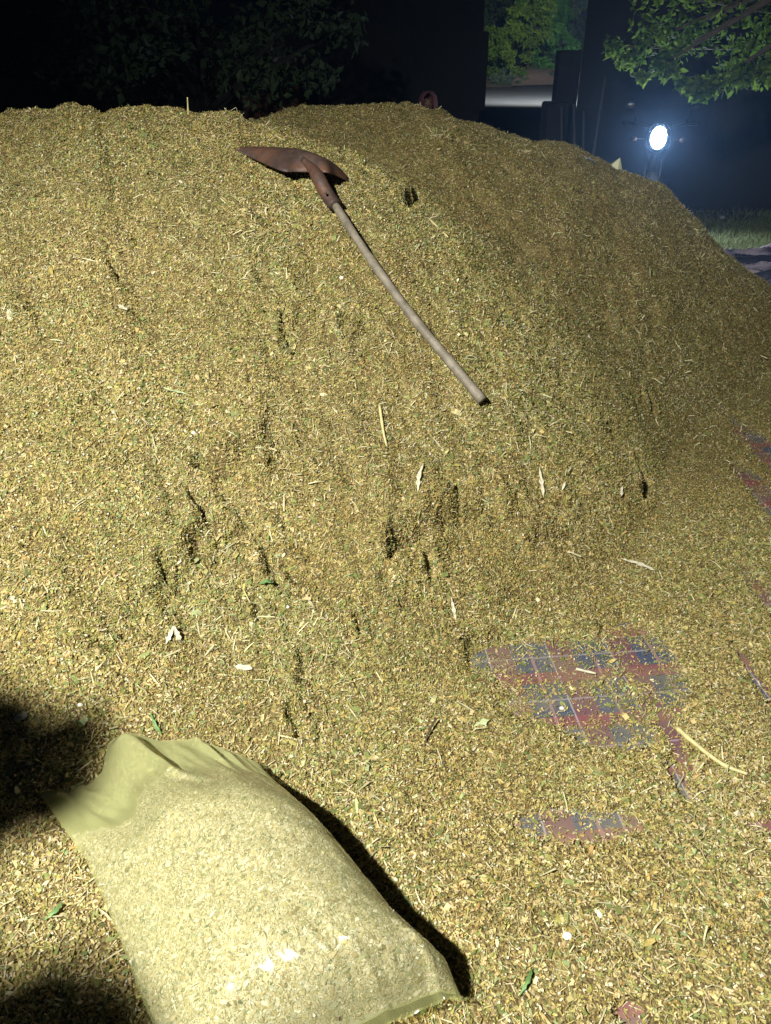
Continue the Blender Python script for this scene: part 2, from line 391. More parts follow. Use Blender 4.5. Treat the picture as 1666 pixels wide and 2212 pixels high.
# ------------------------------------------------------------ heap mesh + chips as one object
av = np.concatenate([np.linspace(-1.9, -.96, 60), np.linspace(-.95, .95, 980), np.linspace(.97, 1.9, 60)])
yv = np.concatenate([np.linspace(.12, .6, 50), .6 * (9.5 / .6) ** np.linspace(.003, 1, 760)])
Aa, Yy = np.meshgrid(av, yv); Xx = Aa * Yy; Zz = Hf(Xx.ravel(), Yy.ravel()).reshape(Xx.shape)
Zz = np.maximum(Zz, -.05)
BV = np.stack([Xx, Yy, Zz], -1).reshape(-1, 3); BF = gridfaces(len(av), len(yv))
zq = BV[BF, 2].max(1); BF = BF[zq > -.045]

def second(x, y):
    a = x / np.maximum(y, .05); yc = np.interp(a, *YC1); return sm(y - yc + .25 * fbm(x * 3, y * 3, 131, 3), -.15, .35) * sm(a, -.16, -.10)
PAL = np.array([(.52, .405, .17), (.43, .35, .12), (.36, .305, .085), (.28, .265, .07), (.18, .21, .062), (.34, .235, .08), (.19, .135, .045), (.58, .475, .23), (.68, .60, .38), (.31, .35, .155), (.46, .32, .10)], np.float32)
W_TAN = np.array([.22, .20, .15, .07, .03, .06, .04, .12, .05, .03, .04]); W_GRN = np.array([.11, .15, .19, .15, .10, .02, .04, .08, .04, .12, .01]); W_BRN = np.array([.14, .20, .19, .08, .03, .14, .10, .05, .015, .03, .07])
def palette_pick(x, y, n):
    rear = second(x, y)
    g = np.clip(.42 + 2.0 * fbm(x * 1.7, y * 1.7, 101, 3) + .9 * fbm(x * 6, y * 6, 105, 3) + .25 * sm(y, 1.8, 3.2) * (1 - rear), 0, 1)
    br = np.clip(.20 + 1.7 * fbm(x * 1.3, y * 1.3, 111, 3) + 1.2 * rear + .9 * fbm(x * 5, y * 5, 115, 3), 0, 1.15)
    g = g[:, None]; br = br[:, None]
    Wt = W_TAN * (1 - g) * (1 - br) + W_GRN * g * (1 - br * .5) + W_BRN * br * (1 - .5 * g)
    near = sm(-y, -1.9, -1.2)[:, None]; Wt = Wt * (1 + near * np.array([.6, .2, 0, -.3, -.2, 0, -.4, 1.2, 1.6, 0, .2]))
    Wt = np.cumsum(Wt, 1); Wt /= Wt[:, -1:]
    k = (RNG.random(n)[:, None] > Wt).sum(1)
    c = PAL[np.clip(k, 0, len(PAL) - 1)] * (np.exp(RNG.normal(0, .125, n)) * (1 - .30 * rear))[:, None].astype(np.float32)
    c = c * (1 + RNG.normal(0, .05, (n, 3)))
    return np.clip(c, .01, .85)
def chips(P, Nn, size, kind, colr, tilt=.95, offs=.006):
    """kind 0 folded flake, 1 lump; returns V, counts, loops, colour, smooth"""
    n = len(P)
    r = RNG.normal(size=(n, 3)); nrm = Nn + r * (tilt * RNG.random(n)[:, None] ** .7); nrm /= np.linalg.norm(nrm, axis=1)[:, None]
    t = RNG.normal(size=(n, 3)); t -= (t * nrm).sum(1)[:, None] * nrm; t /= np.linalg.norm(t, axis=1)[:, None]
    b = np.cross(nrm, t)
    L = size[:, :1] / 2; Wd = size[:, 1:2] / 2; T = size[:, 2:3]
    C = P + Nn * (offs * RNG.random(n)[:, None] + T * .5)
    out = np.empty((n, 6, 3))
    fl = kind == 0
    taper = .35 + .65 * RNG.random((n, 1)); taper2 = .35 + .65 * RNG.random((n, 1)); bend = RNG.normal(0, .28, (n, 1)) * L; tw = RNG.normal(0, .35, (n, 1)) * Wd
    out[:, 0] = C - t * L - b * Wd * taper + nrm * tw; out[:, 1] = C - t * L + b * Wd * taper - nrm * tw
    out[:, 2] = C - b * Wd + nrm * bend; out[:, 3] = C + b * Wd + nrm * bend
    out[:, 4] = C + t * L - b * Wd * taper2; out[:, 5] = C + t * L + b * Wd * taper2
    k = ~fl
    Cl = C[k]; out[k, 0] = Cl - t[k] * L[k]; out[k, 1] = Cl + t[k] * L[k]; out[k, 2] = Cl - b[k] * Wd[k]; out[k, 3] = Cl + b[k] * Wd[k]
    out[k, 4] = Cl - nrm[k] * T[k]; out[k, 5] = Cl + nrm[k] * T[k]
    V = out.reshape(-1, 3); i6 = np.arange(n) * 6
    fq = np.array([[0, 1, 3, 2], [2, 3, 5, 4]]); Lq = (i6[fl][:, None, None] + fq).reshape(-1, 4)
    ft = np.array([[0, 2, 5], [2, 1, 5], [1, 3, 5], [3, 0, 5], [2, 0, 4], [1, 2, 4], [3, 1, 4], [0, 3, 4]]); Lt = (i6[k][:, None, None] + ft).reshape(-1, 3)
    counts = np.concatenate([np.full(len(Lq), 4), np.full(len(Lt), 3)]); loops = np.concatenate([Lq.ravel(), Lt.ravel()])
    smo = np.concatenate([np.zeros(len(Lq), bool), np.ones(len(Lt), bool)])
    return V, counts, loops, np.repeat(colr, 6, 0), smo
def sizes(n, u):
    s = np.empty((n, 3)); kind = np.zeros(n, int); e = np.exp(RNG.normal(0, .28, n))
    a = u < .55; s[a] = np.stack([.0078 * e[a], .0036 * e[a], np.full(a.sum(), .0004)], 1)
    a = (u >= .55) & (u < .77); s[a] = np.stack([.0052 * e[a], .0036 * e[a], .0014 * e[a]], 1); kind[a] = 1
    a = (u >= .77) & (u < .945); s[a] = np.stack([.019 * e[a], .0014 * e[a], np.full(a.sum(), .0006)], 1)
    a = (u >= .945) & (u < .988); s[a] = np.stack([.015 * e[a], .007 * e[a], np.full(a.sum(), .0004)], 1)
    a = u >= .988; s[a] = np.stack([.034 * e[a], .0024 * e[a], np.full(a.sum(), .001)], 1)
    return s, kind
NCH = 1150000
yc = RNG.random(NCH * 3); ys = np.sqrt(.55 ** 2 + yc * (6.6 ** 2 - .55 ** 2))
keep = RNG.random(NCH * 3) < np.clip(1.0 / (.35 + .42 * ys), .28, 1.0); ys = ys[keep][:NCH]
as_ = RNG.uniform(-.66, .86, len(ys)); xs = as_ * (.862 * ys + .835)
hz = Hf(xs, ys); p = patch(xs, ys)
tz = tarp_z(xs, ys)
bare = sm(p, .10, 1.0) * (hz < .12)
ok = RNG.random(len(xs)) < 1 - .84 * bare
outp = (hz < tz - .012) & (p < .15); ok &= ~(outp & (RNG.random(len(xs)) < .93))
xs = xs[ok]; ys = ys[ok]; hz = np.maximum(hz[ok], tz[ok])
flat = (Hf(xs, ys) < tz[ok])
nr = N(xs, ys); nr[flat] = (0, 0, 1)
st_ = np.nonzero((nr[:, 2] < .74) & (RNG.random(len(xs)) < .97))[0]; st_ = np.concatenate([st_, st_[nr[st_, 2] < .6], st_[nr[st_, 2] < .5], st_[nr[st_, 2] < .4]])
x2 = xs[st_] + RNG.normal(0, .004, len(st_)); y2 = ys[st_] + RNG.normal(0, .004, len(st_)); xs = np.concatenate([xs, x2]); ys = np.concatenate([ys, y2]); hz = np.concatenate([hz, Hf(x2, y2)]); nr = np.concatenate([nr, N(x2, y2)])
P = np.stack([xs, ys, hz], 1); u = np.clip(RNG.random(len(xs)) + .10 * fbm(xs * 4, ys * 4, 141, 3) * (RNG.random(len(xs)) < .6), 0, .9999); sz, kd = sizes(len(xs), u); sz *= (1.0 + .28 * fbm(xs * 2.5, ys * 2.5, 143, 3))[:, None]
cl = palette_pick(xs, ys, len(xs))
grn = (u >= .945) & (u < .988) & (RNG.random(len(xs)) < .5); cl[grn] = np.array([.20, .23, .07]) * RNG.uniform(.6, 1.3, (grn.sum(), 1))
pale = (u >= .988); cl[pale] = np.array([.58, .52, .30]) * RNG.uniform(.7, 1.3, (pale.sum(), 1))
ker = (kd == 1) & (RNG.random(len(xs)) < .16); cl[ker] = np.array([.72, .65, .46]) * RNG.uniform(.8, 1.05, (ker.sum(), 1)); sz[ker] *= 1.25
print('chips', len(xs))
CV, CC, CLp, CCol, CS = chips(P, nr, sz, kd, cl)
nb = len(BV)
Vall = np.concatenate([BV, CV]); cnt = np.concatenate([np.full(len(BF), 4), CC]); lp = np.concatenate([BF.ravel(), CLp + nb])
colr = np.concatenate([np.full((nb, 3), .2), CCol]); mi = np.concatenate([np.zeros(len(BF)), np.ones(len(CC))]); smo = np.concatenate([np.ones(len(BF), bool), CS])
big('fodder_heap', Vall, cnt, lp, [M_BED, M_CHIP], col=colr, smooth=smo, mi=mi, kind='stuff', label='huge olive and straw coloured heap of chopped green maize fodder', cat='fodder heap')
del Vall, CV, CCol

# ------------------------------------------------------------ shovel
M_RUST = noisy('rusty_steel', [(.3, (.035, .022, .018)), (.47, (.07, .042, .032)), (.62, (.125, .058, .034)), (.75, (.095, .072, .062))], scale=11, rough=.6, bump=.6, bscale=130, bdist=.003, metallic=.1)
M_WOOD = noisy('worn_wood', [(.3, (.11, .092, .066)), (.5, (.20, .168, .122)), (.75, (.30, .258, .195))], scale=22, rough=.65, bump=.6, bscale=110, bdist=.003)
sh_pts = [(1042, 865, .075), (985, 796, .058), (894, 687, .045), (802, 562, .042), (722, 440, .05)]
hp = [lift(*q) for q in sh_pts]
# smooth the handle line
def bez(pts, n):
    out = []
    P = [pts[0] * 2 - pts[1]] + pts + [pts[-1] * 2 - pts[-2]]
    for i in range(1, len(P) - 2):
        for k in range(n):
            t = k / n; a, b_, c, d = P[i - 1], P[i], P[i + 1], P[i + 2]
            out.append(.5 * ((2 * b_) + (c - a) * t + (2 * a - 5 * b_ + 4 * c - d) * t * t + (3 * b_ - a - 3 * c + d) * t ** 3))
    out.append(pts[-1]); return out
sh = empty('shovel', (hp[2].x, hp[2].y, hp[2].z), label='rusty pointed shovel with a worn wooden handle lying on the heap', cat='shovel')
off = Vector(sh.location)
def loc(L): return [p - off for p in L]
hd = bez(loc(hp), 8)
h_ = MB().tube(hd, [.0190 - .0035 * i / len(hd) + .0008 * math.sin(i * .9) + .0006 * math.sin(i * 2.7) for i in range(len(hd))], 16).build('handle', M_WOOD, sh)
near = [(505, 321, .005), (552, 345, .035), (607, 368, .075), (640, 370, .088), (668, 371, .10), (705, 372, .10), (725, 378, .06), (752, 390, .012)]
far = [(507, 317, .007), (545, 316, .03), (590, 317, .045), (622, 320, .06), (655, 326, .07), (695, 341, .065), (728, 357, .045), (755, 385, .012)]
Pn = bez(loc([lift(*q) for q in near]), 4); Pf = bez(loc([lift(*q) for q in far]), 4)
T = 12; BVv = []
for i in range(len(Pn)):
    for j in range(T + 1):
        t = j / T; s_ = i / (len(Pn) - 1)
        b_ = .035 * math.sin(math.pi * t) * math.sin(math.pi * s_)
        BVv.append(Pn[i].lerp(Pf[i], t) + Vector((0, -.25, 1)).normalized() * b_)
BFf = [(i * (T + 1) + j, (i + 1) * (T + 1) + j, (i + 1) * (T + 1) + j + 1, i * (T + 1) + j + 1) for i in range(len(Pn) - 1) for j in range(T)]
bl = mobj('blade', BVv, BFf, M_RUST, sh, True); so = bl.modifiers.new('s', 'SOLIDIFY'); so.thickness = .0035; so.offset = -1
sk = loc([lift(655, 345, .105), lift(676, 366, .112), lift(688, 385, .105), lift(700, 408, .085), lift(714, 430, .058), lift(724, 444, .052)])
sk = bez(sk, 4)
MB().tube(sk, [.012 + .0155 * min(1, i / 7) for i in range(len(sk))], 16).build('socket', M_RUST, sh)
rv = lift(706, 418, .10) - off
MB().ellip(rv + Vector((-.004, -.012, .004)), (.006, .006, .006), 8, 6).build('rivet', M_RUST, sh)

# ------------------------------------------------------------ plastic bag in front
def film_material(name, tint=(.95, .95, .84), body=(.56, .56, .26), base=.15, edge=.78, rough=.22):
    m, nt, b = mat(name)
    tr = nn(nt, 'ShaderNodeBsdfTransparent'); tr.inputs[0].default_value = (*tint, 1)
    b.inputs['Base Color'].default_value = (*body, 1); b.inputs['Roughness'].default_value = rough; b.inputs['IOR'].default_value = 1.5
    tl = nn(nt, 'ShaderNodeBsdfTranslucent'); tl.inputs[0].default_value = (*body, 1)
    m1 = nn(nt, 'ShaderNodeMixShader'); m1.inputs[0].default_value = .35; nt.links.new(b.outputs[0], m1.inputs[1]); nt.links.new(tl.outputs[0], m1.inputs[2])
    lw = nn(nt, 'ShaderNodeLayerWeight', Blend=.35); mr = nn(nt, 'ShaderNodeMapRange'); mr.inputs['To Min'].default_value = base; mr.inputs['To Max'].default_value = edge
    nt.links.new(lw.outputs['Facing'], mr.inputs[0])
    at_ = nn(nt, 'ShaderNodeAttribute', attribute_name='tint'); sx = nn(nt, 'ShaderNodeSeparateColor'); nt.links.new(at_.outputs['Color'], sx.inputs[0])
    mk = nn(nt, 'ShaderNodeMath', operation='MULTIPLY_ADD'); mk.inputs[1].default_value = .36; mk.use_clamp = True; nt.links.new(sx.outputs[0], mk.inputs[0]); nt.links.new(mr.outputs[0], mk.inputs[2]); mr = mk
    m2 = nn(nt, 'ShaderNodeMixShader'); nt.links.new(mr.outputs[0], m2.inputs[0]); nt.links.new(tr.outputs[0], m2.inputs[1]); nt.links.new(m1.outputs[0], m2.inputs[2])
    gl = nn(nt, 'ShaderNodeBsdfGlossy', Roughness=rough); fr = nn(nt, 'ShaderNodeFresnel', IOR=1.5); m3 = nn(nt, 'ShaderNodeMixShader')
    ge = nn(nt, 'ShaderNodeNewGeometry'); iv_ = nn(nt, 'ShaderNodeMath', operation='SUBTRACT'); iv_.inputs[0].default_value = 1; nt.links.new(ge.outputs['Backfacing'], iv_.inputs[1])
    mu = nn(nt, 'ShaderNodeMath', operation='MULTIPLY'); nt.links.new(fr.outputs[0], mu.inputs[0]); nt.links.new(iv_.outputs[0], mu.inputs[1])
    nt.links.new(mu.outputs[0], m3.inputs[0]); nt.links.new(m2.outputs[0], m3.inputs[1]); nt.links.new(gl.outputs[0], m3.inputs[2])
    tc = nn(nt, 'ShaderNodeTexCoord'); mp = nn(nt, 'ShaderNodeMapping'); mp.inputs['Rotation'].default_value = (0, 0, math.radians(-38)); mp.inputs['Scale'].default_value = (10, 46, 10)
    nt.links.new(tc.outputs['Object'], mp.inputs[0]); n = nn(nt, 'ShaderNodeTexNoise', Scale=1.6, Detail=5); nt.links.new(mp.outputs[0], n.inputs['Vector'])
    bp = nn(nt, 'ShaderNodeBump', Strength=.10, Distance=.006); nt.links.new(n.outputs[0], bp.inputs['Height'])
    v3 = nn(nt, 'ShaderNodeTexVoronoi', Scale=16, feature='DISTANCE_TO_EDGE'); nz = nn(nt, 'ShaderNodeTexNoise', Scale=9, Detail=3); vm = nn(nt, 'ShaderNodeMix', data_type='RGBA'); vm.inputs[0].default_value = .25
    nt.links.new(tc.outputs['Object'], nz.inputs['Vector']); nt.links.new(tc.outputs['Object'], vm.inputs[6]); nt.links.new(nz.outputs[1], vm.inputs[7]); nt.links.new(vm.outputs[2], v3.inputs['Vector'])
    b2 = nn(nt, 'ShaderNodeBump', Strength=.06, Distance=.004); nt.links.new(v3.outputs['Distance'], b2.inputs['Height']); nt.links.new(bp.outputs[0], b2.inputs['Normal']); bp = b2
    for q in (b, gl, tl): nt.links.new(bp.outputs[0], q.inputs['Normal'])
    nt.links.new(m3.outputs[0], nt.nodes['Material Output'].inputs[0]); return m
M_FILM = film_material('yellowish_film')
def pw(tbl, u):
    xs_ = [t[0] for t in tbl]; return np.array([np.interp(u, xs_, [t[1][k] for t in tbl]) for k in range(2)])
def gp(px, py, z): q = gnd(px, py, z); return (q.x, q.y)
TOP = [(0, gp(84, 1716, .10)), (.16, gp(196, 1708, .08)), (.235, gp(226, 1690, .08)), (.285, gp(240, 1632, .09)), (.36, gp(282, 1592, .12)), (.48, gp(345, 1618, .08)), (.63, gp(425, 1603, .09)), (.74, gp(462, 1628, .07)), (.86, gp(510, 1646, .06)), (1, gp(562, 1668, .05))]
BOT = [(0, gp(405, 2395, .05)), (.5, gp(700, 2300, .06)), (.88, gp(935, 2192, .07)), (1, gp(1000, 2172, .09))]
LEFT = [(0, TOP[0][1]), (.3, gp(192, 1880, .07)), (.6, gp(262, 2040, .07)), (.8, gp(310, 2170, .07)), (1, BOT[0][1])]
RIGHT = [(0, TOP[-1][1]), (.25, gp(668, 1785, .09)), (.5, gp(775, 1905, .10)), (.72, gp(870, 2020, .10)), (.86, gp(946, 2092, .09)), (.9, gp(968, 2108, .09)), (1, BOT[-1][1])]
NU, NV = 110, 150
us = np.linspace(0, 1, NU); vs = np.linspace(0, 1, NV); U, Vv = np.meshgrid(us, vs)
def coons(U, Vv):
    T_ = pw(TOP, U); B_ = pw(BOT, U); L_ = pw(LEFT, Vv); R_ = pw(RIGHT, Vv)
    c00 = np.array(TOP[0][1])[:, None, None]; c10 = np.array(TOP[-1][1])[:, None, None]; c01 = np.array(BOT[0][1])[:, None, None]; c11 = np.array(BOT[-1][1])[:, None, None]
    return (1 - Vv) * T_ + Vv * B_ + (1 - U) * L_ + U * R_ - ((1 - U) * (1 - Vv) * c00 + U * (1 - Vv) * c10 + (1 - U) * Vv * c01 + U * Vv * c11)
XY = coons(U, Vv)
gz = Hf(XY[0].ravel(), XY[1].ravel()).reshape(U.shape)
# ground level under the bag, smoothed to a plane
gz = gz * 0 + .03 + .02 * (1 - Vv)
Us = U ** 1.28; wu = (4 * Us * (1 - Us)) ** .60
pv = .10 + .90 * sm(Vv, .02 + .10 * (1 - U), .42) * (1 - .70 * sm(Vv, .87, 1.0) ** 1.3) - .02
pv = pv * (1 - sm(Vv, .945, 1.0))
Ht = .212
edgez = np.interp(U, [0, .15, .36, .5, 1], [.06, .045, .075, .045, .03]) * (1 - sm(Vv, 0, .25)) + (.065 + .02 * U) * sm(Vv, 0, .25) * (1 - .1 * sm(Vv, .85, 1) * U - .5 * sm(Vv, .8, 1) * (1 - U))
body = (Ht - .06) * wu * pv
rdg = lambda a_: 1 - np.abs(a_) * 2
cr = .003 * rdg(fbm(U * 14 - Vv * 9, Vv * 10 + U * 4, 231, 3)) * sm(Vv, .72, .95) + .008 * rdg(fbm(U * 12 - Vv * 3, Vv * 6, 233, 3)) * (1 - sm(Vv, .08, .36)) + .005 * rdg(fbm(U * 9, Vv * 26, 235, 2)) * sm(U, .68, .97) * sm(Vv, .2, .5) + .006 * fbm(U * 5, Vv * 6, 201, 3) + (.006 * fbm(U * 15 - Vv * 4, Vv * 3.2, 205, 3)) * (1 - sm(Vv, .05, .40)) + (.004 * fbm(U * 17, Vv * 7, 207, 3)) * sm(Vv, .76, .98)
# raised fold at the empty end
dl = U - (.30 + .55 * Vv + .9 * Vv ** 2); fold = .050 * np.exp(-(dl / .045) ** 2) * (1 - sm(Vv, .10, .30)) + .022 * np.exp(-((U - .66 - .3 * Vv) / .03) ** 2) * (1 - sm(Vv, .06, .22)) + .012 * np.exp(-((U - .80 - .1 * Vv) / .02) ** 2) * (1 - sm(Vv, .06, .3))
pleat = .012 * np.exp(-((U - .93 + .35 * (1 - Vv)) / .02) ** 2) * sm(Vv, .75, .95) + .010 * np.exp(-((U - .74 + .6 * (1 - Vv)) / .018) ** 2) * sm(Vv, .80, .97)
inset = np.minimum(1, wu * 2.2) * (.25 + .75 * sm(Vv, 0, .05))
zt = gz + edgez + body + (cr + fold + pleat) * inset
zb = gz + edgez * (1 - wu) ** .8 * .98 - .004 * wu + .001
zb = zb + (zt - .002 - zb) * sm(Vv, .90, .995)
TV = np.stack([XY[0], XY[1], zt], -1).reshape(-1, 3); BV2 = np.stack([XY[0], XY[1], zb], -1).reshape(-1, 3)
bq = gridfaces(NU, NV)
cx, cy = float(XY[0].mean()), float(XY[1].mean()); o3 = np.array([cx, cy, .03])
bag = empty('plastic_bag', tuple(o3), label='yellowish clear plastic bag packed with chopped fodder lying in front of the heap', cat='plastic bag')
# weld border: bottom sheet border verts identical -> merge
V2 = np.concatenate([TV, BV2]) - o3; Fq = np.concatenate([bq[:, ::-1], bq + NU * NV])
fo = big('film', V2, np.full(len(Fq), 4), Fq.ravel(), M_FILM, parent=bag, smooth=True, col=np.tile((1 - sm(Vv + .1 * U, .16, .30)).ravel(), 2)[:, None] * np.ones(3))
# contents
cm = sm(Vv, .10, .24) * (1 - sm(Vv, .955, .995))
zin = gz + (zt - gz - .006) * 1.0
keepv = (Vv > .19 + .05 * np.sin(U * 7) - .06 * U + .03 * fbm(U * 9, Vv * 3, 220, 2)) & (Vv < .985) & (U > .006) & (U < .992)
zc = np.where(keepv, zt - .0075, gz + .001)
IV = np.stack([cx + (XY[0] - cx) * .993, cy + (XY[1] - cy) * .995, zc], -1).reshape(-1, 3)
kf = keepv.ravel()[bq].all(1); bi = bq[kf]
# chips pressed flat against the film
n = 75000; iu = RNG.uniform(.008, .99, n); iv = RNG.uniform(.08, .975, n)
gi = np.clip((iu * (NU - 1)).astype(int), 0, NU - 2); gj = np.clip((iv * (NV - 1)).astype(int), 0, NV - 2)
kk = keepv[gj, gi] & keepv[gj + 1, gi + 1]; iu = iu[kk]; iv = iv[kk]; gi = gi[kk]; gj = gj[kk]
fu = iu * (NU - 1) - gi; fv = iv * (NV - 1) - gj
G = IV.reshape(NV, NU, 3)
pt = (G[gj, gi] * ((1 - fu) * (1 - fv))[:, None] + G[gj, gi + 1] * (fu * (1 - fv))[:, None] + G[gj + 1, gi] * ((1 - fu) * fv)[:, None] + G[gj + 1, gi + 1] * (fu * fv)[:, None])
du = G[gj, gi + 1] - G[gj, gi]; dv = G[gj + 1, gi] - G[gj, gi]; nrm = np.cross(dv, du); nrm /= np.linalg.norm(nrm, axis=1)[:, None] + 1e-9; nrm[nrm[:, 2] < 0] *= -1
n = len(iu); u_ = RNG.random(n); s2, k2 = sizes(n, u_); s2 *= np.array([.85, .85, .5]); s2[:, 0] = np.minimum(s2[:, 0], .017)
WB = np.array([.22, .07, .02, .02, .02, .05, .04, .28, .24, .03, .02]); WB = np.cumsum(WB / WB.sum()); c2 = PAL[np.clip((RNG.random(n)[:, None] > WB).sum(1), 0, 10)] * np.exp(RNG.normal(0, .15, n))[:, None] * np.array([.90, .915, 1.25])
c2 = c2 * .75 + c2.mean(1)[:, None] * np.array([.29, .28, .26]); dk = RNG.random(n) < .012; c2[dk] = (.05, .09, .05)
v2, cc2, l2, cl2, ss2 = chips(pt + nrm * .0004, nrm, s2, k2, np.clip(c2, .02, .82), tilt=.10, offs=.0012)
nbv = len(IV); Vc = np.concatenate([IV, v2]) - o3
big('chopped_filling', Vc, np.concatenate([np.full(len(bi), 4), cc2]), np.concatenate([bi.ravel(), l2 + nbv]), [M_CHIP, M_CHIP], col=np.concatenate([np.full((nbv, 3), 1) * np.array([.44, .43, .37]), cl2]), parent=bag,
    smooth=np.concatenate([np.ones(len(bi), bool), ss2]), mi=np.concatenate([np.zeros(len(bi)), np.ones(len(cc2))]), kind='stuff')

# ------------------------------------------------------------ loose scraps one can point at
def simple(name, c, rough=.6):
    m, nt, b = mat(name); tc = nn(nt, 'ShaderNodeTexCoord'); n = nn(nt, 'ShaderNodeTexNoise', Scale=60, Detail=3); nt.links.new(tc.outputs['Object'], n.inputs['Vector'])
    r = ramp(nt, n.outputs[0], [(.3, tuple(q * .75 for q in c)), (.7, tuple(min(1, q * 1.15) for q in c))]); nt.links.new(r.outputs[0], b.inputs['Base Color']); b.inputs['Roughness'].default_value = rough; return m
M_HUSK = simple('pale_husk', (.56, .51, .36)); M_STRAW = simple('yellow_straw', (.60, .52, .24)); M_GREEN = simple('green_leaf', (.13, .24, .07)); M_PALEG = simple('pale_green_leaf', (.46, .52, .26)); M_KERNEL = simple('white_kernel', (.86, .83, .72), .4); M_TWIG = simple('brown_twig', (.10, .06, .035))
def strip(name, pts, wid, m, label, cat, curl=.35, group=None):
    """thin blade of husk or leaf following photo points, tapered, cupped"""
    P_ = bez([lift(px, py, h) for px, py, h in pts], 5); o = P_[len(P_) // 2].copy(); P_ = [q - o for q in P_]
    V_ = []; n_ = len(P_)
    for i, q in enumerate(P_):
        d = (P_[min(i + 1, n_ - 1)] - P_[max(i - 1, 0)]).normalized(); s_ = d.cross(Vector((0, -.3, 1))).normalized(); up = s_.cross(d)
        wv = wid * .62 * (math.sin(math.pi * (.05 + .93 * (i / (n_ - 1)) ** 1.3)) ** .9) / 2 * (1 + .38 * math.sin(i * 2.3 + pts[0][0]))
        for j, t in enumerate((-1, -.5, 0, .5, 1)): V_.append(q + s_ * wv * t * (1 + .2 * math.sin(i * 3.1 + j)) + up * (curl * wv * t * t + .0018 * math.sin(i * 1.7 + j * 2)))
    Fc = [(i * 5 + j, (i + 1) * 5 + j, (i + 1) * 5 + j + 1, i * 5 + j + 1) for i in range(n_ - 1) for j in range(4)]
    ob = mobj(name, V_, Fc, m, None, True, label=label, cat=cat, group=group); ob.location = o
    so = ob.modifiers.new('s', 'SOLIDIFY'); so.thickness = .0006; return ob
def stalk(name, pts, rad, m, label, cat):
    P_ = bez([lift(px, py, h) for px, py, h in pts], 6); o = P_[len(P_) // 2].copy(); n_ = len(P_)
    ob = MB().tube([q - o for q in P_], [rad * (1.2 - .5 * i / n_) * (1 + (.25 if i % 9 == 4 else 0)) for i in range(n_)], 8).build(name, m, None, label=label, cat=cat); ob.location = o; return ob
stalk('fodder_stalk', [(1462, 1572, .02), (1500, 1605, .012), (1560, 1650, .01), (1615, 1672, .012)], .006, M_STRAW, 'longest pale yellow stalk lying beside the bare plaid patch near the right edge', 'stalk')
stalk('standing_straw', [(407, 248, .0), (406, 230, .045), (405, 210, .09)], .0035, M_STRAW, 'thin straw standing upright on the crest of the heap at upper left', 'straw')
stalk('fodder_stalk', [(820, 875, .01), (828, 930, .02), (836, 965, .004)], .0045, M_STRAW, 'upright yellow straw in the middle of the slope below the shovel handle', 'stalk')
stalk('fodder_stalk', [(1245, 1445, .008), (1288, 1455, .01)], .004, M_HUSK, 'short cream stick lying across the middle of the bare plaid patch', 'stalk')
stalk('fodder_stalk', [(925, 470, .012), (968, 512, .012)], .004, M_STRAW, 'pale stalk on the upper slope to the right of the shovel socket', 'stalk')
stalk('twig', [(942, 1552, .03), (928, 1578, .02), (916, 1612, .008)], .0028, M_TWIG, 'thin dark brown twig standing out of the fodder above the bag', 'twig')
strip('leaf_scrap', [(325, 1540, .012), (335, 1565, .02), (350, 1588, .008)], .014, M_GREEN, 'narrow dark green leaf scrap just above the top edge of the bag', 'leaf')
strip('leaf_scrap', [(560, 1262, .02), (580, 1256, .028), (600, 1262, .015)], .028, M_GREEN, 'green leaf scrap over a dark cleft in the middle of the heap', 'leaf')
strip('leaf_scrap', [(95, 1988, .012), (118, 1970, .02), (135, 1950, .012)], .018, M_GREEN, 'dark green leaf scrap left of the bag in the lit strip', 'leaf')
strip('leaf_scrap', [(1120, 2155, .008), (1140, 2120, .02), (1150, 2092, .01)], .014, M_GREEN, 'bright green blade standing right of the bag shadow tip', 'leaf')
strip('leaf_scrap', [(1025, 1568, .006), (1058, 1555, .010)], .026, M_PALEG, 'pale green torn leaf piece left below the bare plaid patch', 'leaf')
strip('leaf_scrap', [(172, 1558, .008), (192, 1556, .010)], .04, M_PALEG, 'squarish pale green leaf piece above the top left of the bag', 'leaf')
strip('leaf_scrap', [(352, 838, .015), (405, 852, .012)], .018, M_PALEG, 'long pale green leaf lying on the left slope of the heap', 'leaf')
strip('husk_scrap', [(375, 1352, .03), (368, 1372, .015), (358, 1392, .004)], .022, M_HUSK, 'left arm of the folded white husk above the bag', 'husk')
strip('husk_scrap', [(376, 1352, .03), (384, 1372, .018), (390, 1388, .004)], .024, M_HUSK, 'right arm of the folded white husk above the bag', 'husk')
strip('husk_scrap', [(1345, 1208, .012), (1380, 1218, .016), (1415, 1232, .010)], .026, M_HUSK, 'split white husk at the right above the bare plaid patch', 'husk')
strip('husk_scrap', [(1165, 1008, .02), (1170, 1040, .02), (1175, 1075, .006)], .022, M_HUSK, 'tall pale husk strip in the row right of the big cleft', 'husk')
strip('husk_scrap', [(1222, 1040, .028), (1214, 1060, .01)], .016, M_HUSK, 'small bent white husk, middle of the row right of the big cleft', 'husk')
strip('husk_scrap', [(1345, 1050, .022), (1341, 1075, .008)], .02, M_HUSK, 'stubby cream husk at the right end of the row of husks', 'husk')
strip('husk_scrap', [(915, 1000, .02), (905, 1030, .02), (903, 1062, .006)], .022, M_HUSK, 'grey white husk hanging just above the big diagonal cleft', 'husk')
strip('husk_scrap', [(18, 668, .02), (26, 695, .008)], .034, M_HUSK, 'white husk piece at the left edge half way up the heap', 'husk')
strip('husk_scrap', [(255, 660, .015), (275, 670, .012)], .03, M_HUSK, 'crumpled white husk below the left shoulder of the heap', 'husk')
strip('husk_scrap', [(508, 1440, .008), (545, 1445, .010)], .034, M_HUSK, 'flat white husk piece between the clefts above the bag', 'husk')
